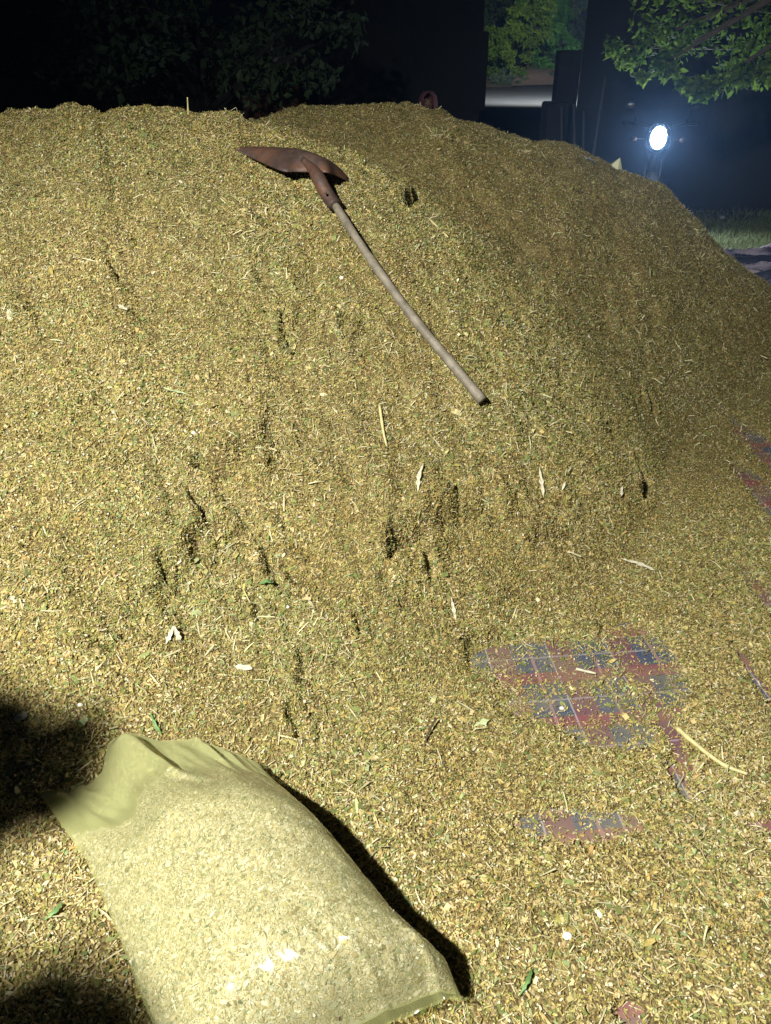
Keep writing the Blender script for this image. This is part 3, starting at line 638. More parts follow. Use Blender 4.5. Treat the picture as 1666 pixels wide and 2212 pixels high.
strip('husk_scrap', [(975, 1290, .02), (980, 1315, .012), (985, 1340, .004)], .018, M_HUSK, 'narrow cream husk pointing down in the middle of the lower slope', 'husk')
strip('husk_scrap', [(20, 1290, .010), (55, 1300, .012)], .04, M_HUSK, 'wide cream husk at the left edge above the dark shadow', 'husk')
strip('husk_scrap', [(30, 1555, .010), (60, 1545, .012)], .04, M_HUSK, 'grey husk at the left edge touching the dark shadow', 'husk')
strip('husk_scrap', [(770, 1720, .010), (772, 1760, .008)], .014, M_STRAW, 'short yellow husk sliver right of the bag top', 'husk')
for px, py, r, lab in [(173, 1523, .008, 'round white kernel above the left corner of the bag'), (621, 1311, .0065, 'round white kernel on the slope above the bag between two clefts'), (1214, 1530, .0075, 'round white kernel lying on the bare plaid patch'), (738, 600, .0085, 'large pale kernel on the upper slope left of the shovel handle'),
                       (418, 935, .008, 'bright white kernel above the left cleft'), (1226, 2022, .011, 'biggest white kernel in the lower right foreground')]:
    p_ = lift(px, py, .004); o_ = MB().ellip((0, 0, 0), (r, r * .8, r * .75), 12, 8).build('kernel', M_KERNEL, None, label=lab, cat='kernel'); o_.location = p_

# ------------------------------------------------------------ second bag behind the crest: its corner sticks up
p0 = at(1340, 340, 5.95); p1 = at(1303, 378, 5.95); p2 = at(1348, 402, 5.95)
M_FILM2 = film_material('pale_film', tint=(.8, .8, .6), body=(.72, .70, .42), base=.75, edge=.95, rough=.3)
bz = .30; sb = empty('plastic_bag', (1.62, 6.1, bz), label='pale yellow plastic bag behind the right crest with one corner sticking up', cat='plastic bag')
V_ = []; n_ = 24; rows = [(0, .17, .13), (.15, .20, .15), (.35, .20, .15), (.5, .18, .12), (.6, .15, .06), (.66, .13, .03)]
for z_, rx, ry in rows:
    for k in range(n_):
        t = 2 * math.pi * k / n_; V_.append((rx * math.copysign(abs(math.cos(t)) ** .7, math.cos(t)) + .01 * math.sin(3 * t + z_ * 9), ry * math.copysign(abs(math.sin(t)) ** .7, math.sin(t)) - .03, z_))
Fc = [(i * n_ + k, i * n_ + (k + 1) % n_, (i + 1) * n_ + (k + 1) % n_, (i + 1) * n_ + k) for i in range(len(rows) - 1) for k in range(n_)] + [tuple(range(n_))[::-1]]
MB().add(V_, Fc).build('bag_body', M_FILM2, sb)
so_ = Vector(sb.location); tri = [p0, p0.lerp(p1, .5) + Vector((-.004, 0, .008)), p1, p1 + Vector((.0, .02, -.25)), p2 + Vector((0, 0, -.22)), p2, p2.lerp(p0, .5) + Vector((.004, .0, 0))]
tv = [q - so_ for q in tri]; cen = sum(tv, Vector()) / 7 + Vector((0, -.035, .03)); tv2 = [q + Vector((0, .035, 0)) * (0 if i == 0 else 1) for i, q in enumerate(tv)]
V_ = tv + [cen] + tv2; Fc = [(i, (i + 1) % 7, 7) for i in range(7)] + [(i, 8 + i, 8 + (i + 1) % 7, (i + 1) % 7) for i in range(7)] + [tuple(8 + i for i in range(7))[::-1]]
mobj('bag_corner', V_, Fc, M_FILM2, sb)
M_SHEET = simple('clear_scrap', (.35, .45, .55), .12)
strip('plastic_scrap', [(1262, 338, .02), (1278, 346, .03), (1290, 356, .015)], .03, M_SHEET, 'small shiny bluish plastic scrap on the right crest', 'plastic scrap')

# ------------------------------------------------------------ motorcycle with lit headlight
M_BLACK = simple('black_paint', (.012, .013, .018), .3); M_CHROME, _nt, _b = mat('dull_chrome'); _b.inputs['Base Color'].default_value = (.06, .06, .065, 1); _b.inputs['Metallic'].default_value = .8; _b.inputs['Roughness'].default_value = .45
M_MB = simple('matte_black', (.003, .003, .003), 1.0); M_MB.node_tree.nodes['Principled BSDF'].inputs['Specular IOR Level'].default_value = 0; M_RUB = simple('tyre_rubber', (.02, .02, .02), .85); M_AMBER = simple('amber_lens', (.03, .012, .012), .7)
M_HL, nt, b = mat('lit_headlight'); b.inputs['Base Color'].default_value = (1, 1, 1, 1); b.inputs['Emission Color'].default_value = (.80, .92, 1, 1); b.inputs['Emission Strength'].default_value = HEADLIGHT
hlp = at(1423, 298, 8.95); th = -math.atan2(hlp.x, hlp.y) * .95
mr_ = Matrix.Rotation(th, 3, 'Z'); root = hlp - mr_ @ Vector((0, -.68, hlp.z)); root.z = 0
mc = empty('motorcycle', tuple(root), th, label='dark motorcycle parked beyond the heap with its white headlight on', cat='motorcycle'); hz_ = hlp.z
for y_ in (-.70, .62):
    wh = empty('wheel', (0, y_, .30)); wh.parent = mc
    MB().torus((0, 0, 0), .25, .045).build('tyre', M_RUB, wh); r_ = MB().torus((0, 0, 0), .205, .014)
    for k in range(12):
        a_ = k * math.pi / 6; r_.tube([(.02 * (-1) ** k, .03 * math.cos(a_), .03 * math.sin(a_)), (0, .2 * math.cos(a_), .2 * math.sin(a_))], .0025, 5)
    r_.tube([(-.05, 0, 0), (.05, 0, 0)], .035, 12); r_.build('rim', M_CHROME, wh)
for s_ in (-1, 1):
    MB().tube([(s_ * .08, -.70, .30), (s_ * .08, -.52, .70), (s_ * .08, -.44, .92)], [.022, .019, .017], 10).build('fork_leg', M_CHROME, mc)
    MB().tube([(0, -.40, .97), (s_ * .12, -.42, 1.03), (s_ * .28, -.36, 1.06), (s_ * .38, -.26, 1.05)], [.012, .012, .012, .017], 8).build('handlebar', M_BLACK, mc)
    MB().tube([(s_ * .25, -.37, 1.06), (s_ * .30, -.38, 1.20)], .005, 6).ellip((s_ * .33, -.38, 1.23), (.06, .012, .038)).build('mirror', M_BLACK, mc)
    MB().tube([(s_ * .08, -.60, hz_ - .02), (s_ * .22, -.60, hz_ - .02)], .008, 6).ellip((s_ * .245, -.61, hz_ - .02), (.035, .028, .024)).build('indicator', M_AMBER, mc)
fd = []
for i in range(13):
    a_ = math.radians(20 + i * 11.5); fd.append((math.cos(a_), math.sin(a_)))
MB().add([(x_, -.70 - .315 * c_ * (1 - .05 * abs(x_) * 10), .30 + (.325 - 1.2 * x_ * x_ * 8) * s_) for c_, s_ in fd for x_ in (-.065, -.035, 0, .035, .065)], [(i * 5 + j, i * 5 + j + 1, i * 5 + 6 + j, i * 5 + 5 + j) for i in range(12) for j in range(4)]).build('front_fender', M_MB, mc)
hl = MB().ellip((0, -.60, hz_), (.125, .11, .15), 20, 12, fn=lambda v: Vector((v.x, max(v.y, -.05) , v.z))).build('headlight', M_BLACK, mc)
MB().ellip((0, -.652, hz_), (.078, .025, .107), 24, 12).build('lens', M_HL, hl)
MB().ellip((0, -.12, .86), (.13, .27, .13), 18, 12, fn=lambda v: Vector((v.x * (1 - .5 * max(0, v.y)), v.y, max(v.z, -.07)))).build('fuel_tank', M_BLACK, mc)
MB().ellip((0, .38, .82), (.13, .36, .06), 18, 10).build('seat', M_RUB, mc)
MB().tube([(0, -.44, .9), (0, -.1, .72), (0, .3, .70), (0, .62, .74)], .02).tube([(0, -.40, .82), (0, -.34, .42), (0, .18, .34), (0, .3, .7)], .018).tube([(.11, .62, .30), (.11, .2, .36)], .016).tube([(-.11, .62, .30), (-.11, .2, .36)], .016).build('frame', M_BLACK, mc)
MB().box((0, -.05, .45), (.2, .26, .2)).ellip((0, -.16, .6), (.09, .09, .13)).build('engine', M_CHROME, mc, bevel=.02)
MB().tube([(.12, -.2, .5), (.15, -.25, .34), (.16, .1, .28), (.17, .7, .36)], [.018, .02, .03, .036]).build('exhaust', M_CHROME, mc)

# ------------------------------------------------------------ person behind the heap
def skin(name, pts, edges, m, parent, sub=2):
    me = bpy.data.meshes.new(name); me.from_pydata([p[0] for p in pts], edges, []); me.update()
    o = fin(name, me, m, parent); sk_ = o.modifiers.new('skin', 'SKIN'); sk_.use_smooth_shade = True
    for i, p in enumerate(pts):
        r = p[1]; me.skin_vertices[0].data[i].radius = r if isinstance(r, tuple) else (r, r)
    me.skin_vertices[0].data[0].use_root = True
    sd = o.modifiers.new('sub', 'SUBSURF'); sd.levels = sub; sd.render_levels = sub; return o
hd_ = at(925, 197, 9.0); pz = hd_.z
M_SKIN = simple('brown_skin', (.16, .085, .055), .5); M_SHAWL = noisy('maroon_cloth', [(.3, (.07, .02, .028)), (.7, (.12, .04, .05))], scale=10, rough=.9, bump=.3, bscale=30)
M_PANT = simple('dark_cloth', (.03, .03, .04), .9)
pr = empty('person', (hd_.x, 9.0, -.02), 0, label='person in a dark maroon head shawl looking over the crest of the heap', cat='person')
k = (pz + .02) / 1.62
q = lambda x, y, z: (x * k, y * k, z * k)
pts = [(q(0, .03, .88), (.13 * k, .10 * k)), (q(0, 0, 1.08), (.125 * k, .09 * k)), (q(0, -.01, 1.28), (.15 * k, .10 * k)), (q(0, -.03, 1.37), (.06 * k, .055 * k)), (q(0, -.05, 1.43), (.05 * k, .05 * k)), (q(0, -.06, 1.49), (.075 * k, .088 * k)), (q(0, -.055, 1.56), (.066 * k, .078 * k)),
       (q(-.17, 0, 1.31), .05 * k), (q(-.24, -.02, 1.06), .04 * k), (q(-.21, -.18, .88), .03 * k), (q(-.19, -.26, .84), .025 * k), (q(.17, 0, 1.31), .05 * k), (q(.24, -.02, 1.06), .04 * k), (q(.21, -.18, .88), .03 * k), (q(.19, -.26, .84), .025 * k),
       (q(-.09, .03, .80), .09 * k), (q(-.10, 0, .46), .06 * k), (q(-.10, .03, .08), .042 * k), (q(-.10, -.12, .04), .035 * k), (q(.09, .03, .80), .09 * k), (q(.10, 0, .46), .06 * k), (q(.10, .03, .08), .042 * k), (q(.10, -.12, .04), .035 * k)]
skin('body', pts, [(0, 1), (1, 2), (2, 3), (3, 4), (4, 5), (5, 6), (2, 7), (7, 8), (8, 9), (9, 10), (2, 11), (11, 12), (12, 13), (13, 14), (0, 15), (15, 16), (16, 17), (17, 18), (0, 19), (19, 20), (20, 21), (21, 22)], M_SKIN, pr)
fz = 1.50
nf = MB().ellip(q(0, -.155, fz - .005), (.012 * k, .016 * k, .022 * k), 10, 8); nf.build('nose', M_SKIN, pr)
for s_ in (-1, 1):
    MB().ellip(q(s_ * .031, -.138, fz + .018), (.012 * k, .008 * k, .007 * k), 10, 6).build('eye', M_PANT, pr)
MB().ellip(q(0, -.142, fz - .045), (.024 * k, .008 * k, .007 * k), 10, 6).build('mouth', M_SHAWL, pr)
# shawl round head and shoulders, open at the face
V_ = []; Fc = []; rr = [(1.625, .01, .02), (1.61, .06, .07), (1.57, .092, .105), (1.50, .108, .118), (1.43, .105, .11), (1.37, .13, .11), (1.31, .20, .13), (1.20, .245, .16), (1.05, .255, .17), (.90, .26, .18)]
for i, (z_, rx, ry) in enumerate(rr):
    for j in range(25):
        op = (.55 if 2 <= i <= 4 else .12 if i > 4 else .0); t = -math.pi / 2 + op + (2 * math.pi - 2 * op) * j / 24
        V_.append(q(rx * math.cos(t) * (1 + .03 * math.sin(9 * t + i)), -.05 * (1 if i < 6 else .3) + ry * math.sin(t) * (1 + .03 * math.sin(7 * t)), z_))
for i in range(len(rr) - 1):
    for j in range(24): Fc.append((i * 25 + j, i * 25 + j + 1, (i + 1) * 25 + j + 1, (i + 1) * 25 + j))
sh_ = mobj('shawl', V_, Fc, M_SHAWL, pr, True); so = sh_.modifiers.new('s', 'SOLIDIFY'); so.thickness = .008
V_ = []; rr = [(.95, .17, .14), (.8, .19, .15), (.5, .20, .15), (.2, .21, .16), (.08, .215, .165)]
V_ = [q(rx * math.cos(2 * math.pi * j / 24) * (1 + .04 * math.sin(j * 2.1)), .02 + ry * math.sin(2 * math.pi * j / 24), z_) for z_, rx, ry in rr for j in range(24)]
Fc = [(i * 24 + j, i * 24 + (j + 1) % 24, (i + 1) * 24 + (j + 1) % 24, (i + 1) * 24 + j) for i in range(4) for j in range(24)]
mobj('robe', V_, Fc, M_PANT, pr, True)

# ------------------------------------------------------------ foliage
def leaves(centers, rad, per, size, rng, flat=.75):
    """leaf blades (2 folded quads each) in clumps"""
    n = len(centers) * per; C = np.repeat(np.array(centers, float), per, 0); R_ = np.repeat(np.array(rad, float), per)
    d = rng.normal(size=(n, 3)); d /= np.linalg.norm(d, axis=1)[:, None]; C = C + d * (R_ * rng.random(n) ** .45)[:, None] * np.array([1, 1, flat])
    nrm = rng.normal(size=(n, 3)) + np.array([0, -.4, .8]); nrm /= np.linalg.norm(nrm, axis=1)[:, None]
    t = rng.normal(size=(n, 3)) + np.array([0, 0, -.5]); t -= (t * nrm).sum(1)[:, None] * nrm; t /= np.linalg.norm(t, axis=1)[:, None]; b = np.cross(nrm, t)
    L = size * np.exp(rng.normal(0, .25, n))[:, None]; W_ = L * .30
    o = np.stack([C, C + t * L * .45 + b * W_ + nrm * L * .08, C + t * L, C + t * L * .45 - b * W_ + nrm * L * .08, C + t * L * .5 - nrm * L * .02], 1)
    i5 = np.arange(n)[:, None, None] * 5; f = (i5 + np.array([[0, 1, 4], [1, 2, 4], [2, 3, 4], [3, 0, 4]])).reshape(-1, 3)
    tint = np.clip(np.repeat(np.repeat(rng.random(len(centers)), per) * .6 + rng.random(n) * .4, 5), 0, 1)
    return o.reshape(-1, 3), f, np.stack([tint] * 3, 1)
def tree(name, base, top, spread, ncl, per, lsize, m, mt, label, centers=None, rad=None, trunk_r=.12, group=None, crz=.45):
    rng = np.random.default_rng(abs(hash(label)) % 9999 if False else sum(map(ord, label)))
    r = empty(name, tuple(base), label=label, cat='tree', group=group); b0 = Vector(base); t0 = Vector(top)
    if centers is None:
        c0 = t0; centers = []; 
        for i in range(ncl):
            d = rng.normal(size=3); d /= np.linalg.norm(d); q_ = rng.random() ** .4
            centers.append((c0.x + d[0] * spread * q_, c0.y + d[1] * spread * q_, c0.z + d[2] * spread * crz * 1.6 * q_))
        rad = [spread * rng.uniform(.16, .30) for _ in centers]
    v, f, c = leaves(centers, rad, per, lsize, rng)
    big('crown', v - np.array(base), np.full(len(f), 3), f.ravel(), m, col=c, parent=r)
    mb = MB(); h = t0 - b0
    mb.tube([(0, 0, -.1), tuple(h * .35 + Vector((.05, 0, 0))), tuple(h * .7), tuple(h)], [trunk_r * 1.2, trunk_r, trunk_r * .7, trunk_r * .3], 10)
    for i in range(0, len(centers), max(1, len(centers) // 14)):
        c_ = Vector(centers[i]) - b0; s_ = h * rng.uniform(.45, .9); mb.tube([s_, s_.lerp(c_, .5) + Vector((0, 0, .06)), c_], [trunk_r * .4, trunk_r * .22, trunk_r * .08], 6)
    mb.build('trunk', mt, r); return r
M_BARK = noisy('bark', [(.3, (.04, .03, .022)), (.7, (.09, .07, .05))], scale=12, rough=.95, bump=.6, bscale=40)
M_BARKD = noisy('dark_bark', [(.3, (.008, .007, .006)), (.7, (.018, .015, .012))], scale=12, rough=1, bump=.6, bscale=40)
M_L1 = leafmat('broad_leaf', (.03, .075, .012), (.16, .24, .04), .5, .75); M_L2 = leafmat('dark_leaf', (.03, .05, .028), (.055, .085, .04), .25); M_L3 = leafmat('street_leaf', (.08, .16, .03), (.20, .33, .055), .4, .8); M_L4 = leafmat('green_street_leaf', (.05, .17, .04), (.14, .36, .08), .4, .8); M_L5 = leafmat('grey_leaf', (.06, .10, .07), (.13, .19, .12), .3, .8)
# near tree at upper right: low hanging sprays
spr = [(1428, 140, 7.6, .10), (1440, 118, 7.7, .12), (1470, 105, 7.8, .13), (1450, 155, 7.6, .08), (1478, 182, 7.4, .07), (1500, 186, 7.3, .09), (1525, 190, 7.3, .10), (1550, 178, 7.3, .11), (1515, 200, 7.3, .06), (1585, 172, 7.3, .12), (1610, 160, 7.3, .13), (1640, 165, 7.3, .14), (1665, 150, 7.3, .15),
       (1590, 120, 7.6, .18), (1530, 80, 7.9, .2), (1480, 60, 8, .2), (1420, 80, 8, .16), (1380, 110, 8.1, .14), (1350, 130, 8.2, .12), (1400, 40, 8.2, .2), (1560, 30, 8, .25), (1640, 60, 7.8, .25), (1650, 110, 7.6, .2), (1720, 130, 7.4, .25), (1700, 30, 8, .3), (1600, -40, 8.2, .35), (1480, -30, 8.3, .3), (1740, -60, 8.2, .35), (1325, 100, 8.4, .1), (1390, 165, 8.1, .06), (1720, 175, 7.2, .2), (1480, 0, 8.2, .25), (1400, -20, 8.3, .2), (1660, 0, 8, .3)]
cs = [tuple(at(a_, b_, c_)) for a_, b_, c_, d_ in spr]; rs = [d_ for *_, d_ in spr]
tree('tree', (5.2, 7.9, 0), (4.6, 8.1, 3.4), 1, 0, 80, .062, M_L1, M_BARK, 'broad leaved tree reaching in at upper right above the motorcycle, lower leaves lit green', cs, rs, .13)
# dim trees at upper left
for i, (px, py, Y_, sp, ncl) in enumerate([(90, 60, 9.6, 1.3, 34), (420, 60, 9.0, 1.5, 40), (-230, 40, 9.5, 1.3, 24)]):
    t_ = at(px, py, Y_); tree('tree', (t_.x, Y_, 0), tuple(t_), sp, ncl, 130, .085, M_L2, M_BARKD, ['dim dark tree above the left end of the brown wall', 'dim dark tree with drooping sprays left of the black house', 'dark tree just outside the left edge'][i], group='dim trees behind the heap')
# trees beyond the lit road
for px, py, Y_, sp, mm, lab in [(1150, 45, 64, 1.9, M_L3, 'yellow green tree lit behind the road, tallest in the gap'), (1195, 110, 66, 2.0, M_L4, 'bright green tree at the right side of the gap behind the road'), (1090, 110, 64, 2.1, M_L3, 'olive shrubby tree at the left side of the gap behind the road'), (1230, 30, 74, 3.2, M_L5, 'greyish tree high up at the right of the gap'), (1120, -40, 78, 3.4, M_L5, 'grey green tree at the very top of the gap'), (1045, 60, 70, 2.4, M_L2, 'dark tree half hidden by the black house'),
                                (1180, 10, 70, 2.2, M_L4, 'green tree in the middle of the gap behind the yellow one')]:
    t_ = at(px, py, Y_); tree('tree', (t_.x, Y_ + .5, .4), tuple(t_), sp, 34, 150, .24, mm, M_BARK, lab, group='trees beyond the road', crz=.6)
for i, (px, py, Y_, sp) in enumerate([(1078, 170, 62.5, .8), (1112, 172, 62.5, .7), (1205, 172, 63, .8), (1150, 150, 65, .9)]):
    t_ = at(px, py, Y_); rng = np.random.default_rng(500 + i); cc = [(rng.normal() * sp * .45, rng.normal() * sp * .3, abs(rng.normal()) * sp * .4) for _ in range(16)]
    v, f, c = leaves(cc, [sp * .3] * 16, 80, .16, rng)
    o_ = big('shrub', v, np.full(len(f), 3), f.ravel(), M_L5, col=c, label=['low grey shrub at the left foot of the bank', 'low shrub left of the bare dirt track', 'low shrub right of the bare dirt track', 'dark shrub at the top of the bare dirt track'][i], cat='shrub'); o_.location = (t_.x, Y_, t_.z - .3)

# ------------------------------------------------------------ grass at the right
rng = np.random.default_rng(77); n = 90000
gxs = rng.uniform(1.8, 8.5, n); gys = rng.uniform(7.2, 11.0, n); dens = fbm(gxs * 1.2, gys * 1.2, 300, 3); kp = rng.random(n) < np.clip(.55 + dens * 1.3, .05, 1); gxs = gxs[kp]; gys = gys[kp]; n = len(gxs)
hh = np.exp(rng.normal(-3.0, .35, n)) * (1 + .6 * fbm(gxs * 2, gys * 2, 310, 2)); a_ = rng.uniform(0, 6.283, n); ln = rng.normal(0, .6, (n, 2)) * hh[:, None]
B0 = np.stack([gxs, gys, np.full(n, -.02)], 1); sd_ = np.stack([np.cos(a_), np.sin(a_), a_ * 0], 1) * .005
o = np.stack([B0 - sd_, B0 + sd_, B0 + np.concatenate([ln, hh[:, None]], 1)], 1).reshape(-1, 3); f = np.arange(3 * n)
big('grass', o, np.full(n, 3), f, leafmat('dry_grass', (.10, .13, .055), (.24, .27, .13), .3), col=np.repeat(rng.random(n), 3)[:, None] * np.ones(3), kind='stuff', label='short rough grass beyond the tarpaulin at right', cat='grass')
M_STONE = noisy('grey_stone', [(.3, (.16, .15, .13)), (.7, (.30, .29, .26))], scale=9, rough=.9)
for px, py, r, lab in [(1507, 478, .05, 'pale round stone in the grass beside the right flank of the heap'), (1628, 552, .06, 'low grey stone at the right edge where tarpaulin meets grass'), (1560, 470, .04, 'small stone in the dark edge of the grass')]:
    p_ = gnd(px, py, .01); s_ = MB().ellip((0, 0, 0), (r, r * .8, r * .6), 14, 9, fn=lambda v: v * (1 + .12 * math.sin(v.x * 60 + v.z * 90))).build('stone', M_STONE, None, label=lab, cat='stone'); s_.location = p_

# ------------------------------------------------------------ walls, houses, road
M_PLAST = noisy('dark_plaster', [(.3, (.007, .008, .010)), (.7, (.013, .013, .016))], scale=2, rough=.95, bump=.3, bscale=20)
M_MUD, nt, b = mat('mud_brick'); tc = nn(nt, 'ShaderNodeTexCoord'); mp = nn(nt, 'ShaderNodeMapping'); mp.inputs['Rotation'].default_value = (math.radians(90), 0, 0); nt.links.new(tc.outputs['Object'], mp.inputs[0])
br = nn(nt, 'ShaderNodeTexBrick', Scale=4.0); br.inputs['Color1'].default_value = (.16, .065, .04, 1); br.inputs['Color2'].default_value = (.10, .045, .03, 1); br.inputs['Mortar'].default_value = (.07, .055, .045, 1)
nt.links.new(mp.outputs[0], br.inputs[0]); nt.links.new(br.outputs[0], b.inputs['Base Color']); b.inputs['Roughness'].default_value = .95
def wall(name, x0, x1, y0, y1, z0, z1, m, parent=None, bevel=0, **kw):
    o = MB().box(((x1 - x0) / 2 * 0, 0, (z1 - z0) / 2), (x1 - x0, y1 - y0, z1 - z0)).build(name, m, parent, False, bevel, **kw)
    o.location = ((x0 + x1) / 2, (y0 + y1) / 2, z0)
    return o
# brown wall at left
a = at(-400, 150, 12); c_ = at(640, 132, 12)
wl = empty('brick_wall', ((a.x + c_.x) / 2, 12.2, 0), label='dim reddish brown brick wall behind the left part of the heap', cat='wall')
wall('wall_face', a.x - (a.x + c_.x) / 2, c_.x - (a.x + c_.x) / 2, -.11, .11, -.05, c_.z - .04, M_MUD, wl)
wall('coping', a.x - (a.x + c_.x) / 2, c_.x - (a.x + c_.x) / 2, -.15, .15, c_.z - .04, c_.z + .04, M_STONE, wl)
# black house in the middle
e = at(1040, 150, 13); l_ = at(620, 150, 13); hx = (e.x + l_.x) / 2
hs = empty('house', (hx, 15.6, 0), label='black unlit house left of the gap to the road', cat='house'); M_ROOF = noisy('roof_tin', [(.3, (.02, .02, .022)), (.7, (.04, .04, .042))], scale=4, rough=.7)
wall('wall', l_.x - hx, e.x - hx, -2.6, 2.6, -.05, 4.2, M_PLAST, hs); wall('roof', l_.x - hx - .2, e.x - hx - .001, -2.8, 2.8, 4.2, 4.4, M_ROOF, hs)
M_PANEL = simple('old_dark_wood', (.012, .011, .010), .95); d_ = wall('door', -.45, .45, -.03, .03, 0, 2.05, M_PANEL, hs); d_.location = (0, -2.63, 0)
w_ = wall('window', -.4, .4, -.03, .03, 1.0, 2.0, M_PANEL, hs); w_.location = (1.1, -2.63, 1.0)
# right house, boundary wall, block pile
g0 = at(1265, 60, 10.8); hx = g0.x
hr = empty('house', (hx, 10.8, 0), math.radians(-13.6), label='dark bluish house behind the motorcycle at right', cat='house')
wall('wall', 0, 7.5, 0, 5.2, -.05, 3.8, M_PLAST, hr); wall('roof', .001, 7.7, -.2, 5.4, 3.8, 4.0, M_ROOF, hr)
w_ = wall('window', -.5, .5, -.03, .03, 0, 1.1, M_PANEL, hr); w_.location = (4.6, -.03, 1.1)
g1 = at(1210, 108, 10.8); bw = wall('boundary_wall', g1.x, g0.x - .004, 10.8, 11.05, -.05, g1.z, M_PLAST, None, .02, label='waist to head high dark boundary wall joining the right house', cat='wall')
g2 = at(1176, 219, 10.6); bk = wall('block_pile', g2.x, g1.x + .1, 10.35, 10.78, -.05, g2.z, M_PLAST, None, .03, label='low dark stack of blocks at the foot of the boundary wall beside the gap', cat='block stack')
M_POLE = simple('grey_bamboo', (.07, .07, .075), .9)
for (x0, y0, x1, y1, Y_), lab in zip([(1308, 165, 1286, 300, 9.9), (1214, 230, 1212, 330, 10.1), (1240, 225, 1240, 340, 10.1), (1262, 240, 1258, 340, 10.1)], ['tall leaning pole left of the headlight', 'thin upright stick nearest the gap', 'second thin upright stick from the gap', 'third thin upright stick from the gap, leaning a little']):
    a = at(x0, y0, Y_ + .05); c_ = at(x1, y1, Y_ - .1); t_ = (c_ - a); c2_ = a + t_ * ((a.z + .03) / (a.z - c_.z)); o_ = MB().tube([a - c2_, (a - c2_) * .5 + Vector((.01, 0, 0)), Vector((0, 0, 0))], [.012, .014, .016], 8).build('pole', M_POLE, None, label=lab, cat='pole'); o_.location = c2_
# road and bank
M_ROAD = noisy('asphalt', [(.35, (.012, .016, .022)), (.65, (.022, .028, .037))], scale=1.2, rough=.85, bump=.3, bscale=14, bdist=.03)
V_ = [(-20, 27, 0), (60, 27, 0), (60, 61.5, 0), (-20, 61.5, 0)]; mobj('road', [(x, y, .012) for x, y, z in V_], [(0, 1, 2, 3)], M_ROAD, kind='structure')
M_BANK = noisy('bank_earth', [(.3, (.04, .036, .024)), (.7, (.09, .078, .055))], scale=.8, rough=.95, bump=.6, bscale=3, bdist=.2)
X, Y = np.meshgrid(np.linspace(-20, 60, 120), np.linspace(61.4, 110, 60)); Z = (Y - 61.5) * .10 + .5 * sm(Y, 61.5, 63.5) + .5 * fbm(X * .3, Y * .3, 401, 3) * sm(Y, 61.5, 64); GF = gridfaces(120, 60)
big('bank', np.stack([X, Y, Z], -1).reshape(-1, 3), np.full(len(GF), 4), GF.ravel(), M_BANK, smooth=True, kind='structure')
M_TRACK = noisy('bare_dirt', [(.3, (.13, .095, .075)), (.7, (.19, .145, .12))], scale=1, rough=.95)
tp = [(1128, 188), (1212, 188), (1190, 186), (1168, 178), (1158, 166), (1128, 163), (1122, 170), (1135, 178)]
xa = at(1168, 180, 63).x; pts_ = []
for i in range(14):
    t = i / 13; wdt = 2.1 * (1 - t) ** 2 + .75; cxp = xa - .9 * t + .5 * (1 - t); y_ = 61.3 + 7 * t
    zz = (y_ - 61.5) * .10 + .5 * float(sm(np.array(y_), 61.5, 63.5)) + .28 * t + .12
    pts_ += [(cxp - wdt, y_, zz), (cxp, y_, zz + .06), (cxp + wdt * (1 + .8 * (1 - t)), y_, zz)]
mobj('dirt_track', pts_, [(i * 3 + j, i * 3 + j + 1, i * 3 + 4 + j, i * 3 + 3 + j) for i in range(13) for j in range(2)], M_TRACK, smooth=True, kind='structure')

# ------------------------------------------------------------ lamps
def spot(name, loc_, aim, watt, ang, blend, colr, rad, parent):
    ld = bpy.data.lights.new(name, 'SPOT'); ld.energy = watt; ld.spot_size = math.radians(ang); ld.spot_blend = blend; ld.color = colr; ld.shadow_soft_size = rad
    o = bpy.data.objects.new(name, ld); COL.objects.link(o); o.location = loc_; o.rotation_euler = (Vector(aim) - Vector(loc_)).to_track_quat('-Z', 'Y').to_euler()
    if parent: o.parent = parent; o.matrix_parent_inverse = Matrix.Translation(-Vector(parent.location))
    return o
hv = spot('headlight_beam', (0, -.70, hz_), (0, -2.4, 0), 1, 150, .5, (.80, .92, 1), .06, None); hv.parent = mc; hv.data.energy = 150; hv.location = (0, -.95, hz_); hv.rotation_euler = (Vector((.5, -1.2, -1.25))).to_track_quat('-Z', 'Y').to_euler()
M_GLOW, nt, b = mat('lamp_glass'); b.inputs['Emission Color'].default_value = (1, .98, .93, 1); b.inputs['Emission Strength'].default_value = 8
wk = empty('work_lamp', (-2.3, -.5, 0), label='floodlight on a pole standing left of the camera, lighting the heap', cat='lamp')
MB().tube([(0, 0, 0), (0, 0, 3.35)], .025).tube([(0, 0, 3.3), (.85, .53, 3.28)], .018).build('pole', M_BLACK, wk)
R_ = (LAMP_AIM - LAMP).to_track_quat('-Z', 'Y').to_matrix(); lc = LAMP - Vector((-2.3, -.5, 0)); bk_ = R_ @ Vector((0, 0, 1))
MB().box(lc + bk_ * .09, (.22, .16, .05), R_).build('housing', M_BLACK, wk, False, .01)
MB().box(lc + bk_ * .062, (.18, .12, .004), R_).build('lamp_glass', M_GLOW, wk, False)
spot('lamp_light', LAMP, LAMP_AIM, LAMP_W, 112, .8, LAMP_COL, .06, wk)
sl = empty('street_lamp', (11.4, 39.1, 0), label='street lamp standing out of sight behind the right house', cat='street lamp')
MB().tube([(0, 0, 0), (0, 0, 7)], [.09, .06]).tube([(0, 0, 6.9), (-1, -.5, 7.2), (-2, -1, 7.15)], .04).build('pole', M_BLACK, sl); MB().box((-2.2, -1.1, 7.15), (.6, .3, .12)).build('lamp_head', M_BLACK, sl, False, .02)
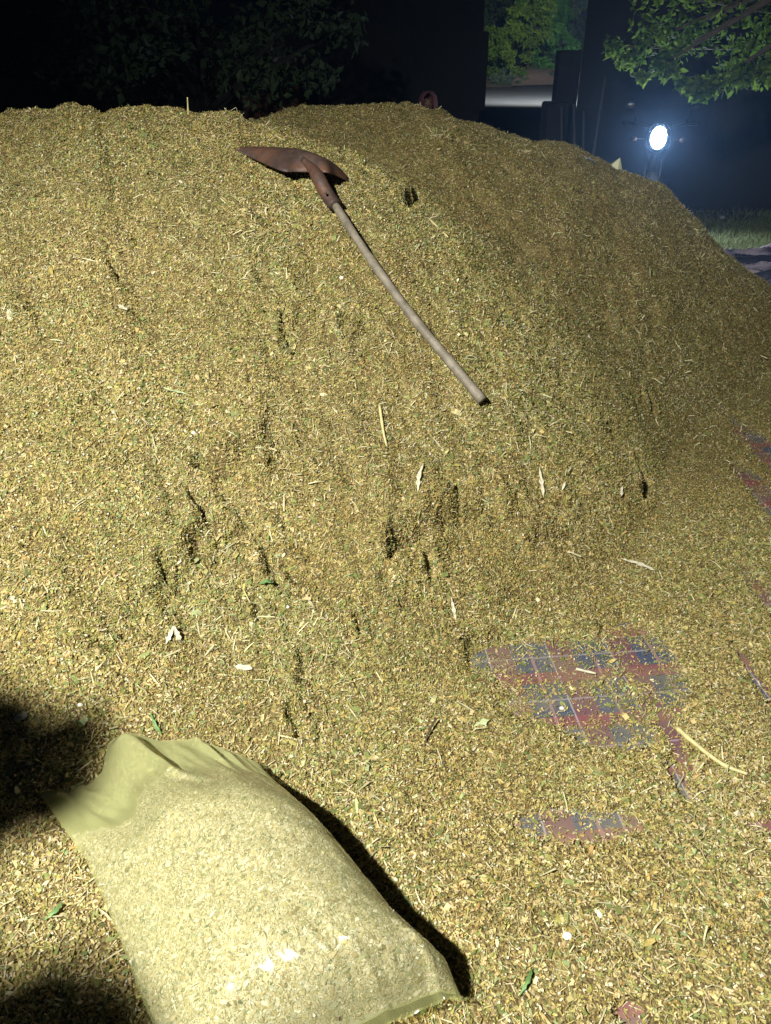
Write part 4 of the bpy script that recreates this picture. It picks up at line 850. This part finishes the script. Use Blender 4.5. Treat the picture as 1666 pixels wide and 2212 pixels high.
spot('street_light', (9.2, 38.0, 7.0), (9.2, 44.0, 0), 21000, 140, .6, (1, .97, .86), .2, sl)
# leafy sapling added outside the frame, only to cast shade on the left edge
br_ = empty('shade_sapling', (-2.6, .9, 0), label='added leafy sapling just outside the frame at left, put there to cast shade', cat='tree')
cs = []; rs = []
for gx_, gy_, hgt, r_ in [(a_, b_, 1.7, d_ * .62) for a_, b_, c__, d_ in [(-.92, 1.42, 1.0, .12), (-1.02, 1.28, 1.0, .11), (-.82, 1.40, .98, .09), (-1.0, 1.52, 1.0, .10), (-1.15, 1.52, 1.0, .10), (-1.25, 1.4, 1.0, .12), (-.78, .74, 1.0, .10), (-.60, .76, 1.0, .10), (-.50, .70, 1.0, .08), (-.92, .84, 1.0, .09), (-1.1, .9, 1.0, .10), (-.72, .6, 1.0, .1)]]:
    g_ = Vector((gx_, gy_, 0)); t = hgt / LAMP.z; c_ = g_.lerp(LAMP, t); cs.append(tuple(c_)); rs.append(r_)
v, f, c = leaves(cs, rs, 330, .045, np.random.default_rng(9), .8); big('crown', v - np.array([-2.6, .9, 0]), np.full(len(f), 3), f.ravel(), M_L1, col=c, parent=br_)
mb = MB(); mb.tube([(0, 0, 0), (.15, 0, .7), (.6, .0, 1.35)], [.03, .025, .015])
for c_ in cs: mb.tube([(.6, 0, 1.35), Vector(c_) - Vector((-2.6, .9, 0))], [.012, .004], 6)
mb.build('trunk', M_BARK, br_)

# ------------------------------------------------------------ thin bluish haze, added to stand in for lens glare around the headlight
hm = bpy.data.materials.new('glow_haze'); hm.use_nodes = True; nt = hm.node_tree; nt.nodes.remove(nt.nodes['Principled BSDF'])
pvn = nn(nt, 'ShaderNodeVolumePrincipled'); pvn.inputs['Color'].default_value = (.32, .55, 1, 1); pvn.inputs['Density'].default_value = .0024; pvn.inputs['Anisotropy'].default_value = 0.8
nt.links.new(pvn.outputs[0], nt.nodes['Material Output'].inputs['Volume'])
hzb = MB().box((0, 0, 0), (420, 370, 20)).build('haze', hm, None, False, kind='stuff'); hzb.location = (0, 125, 8)
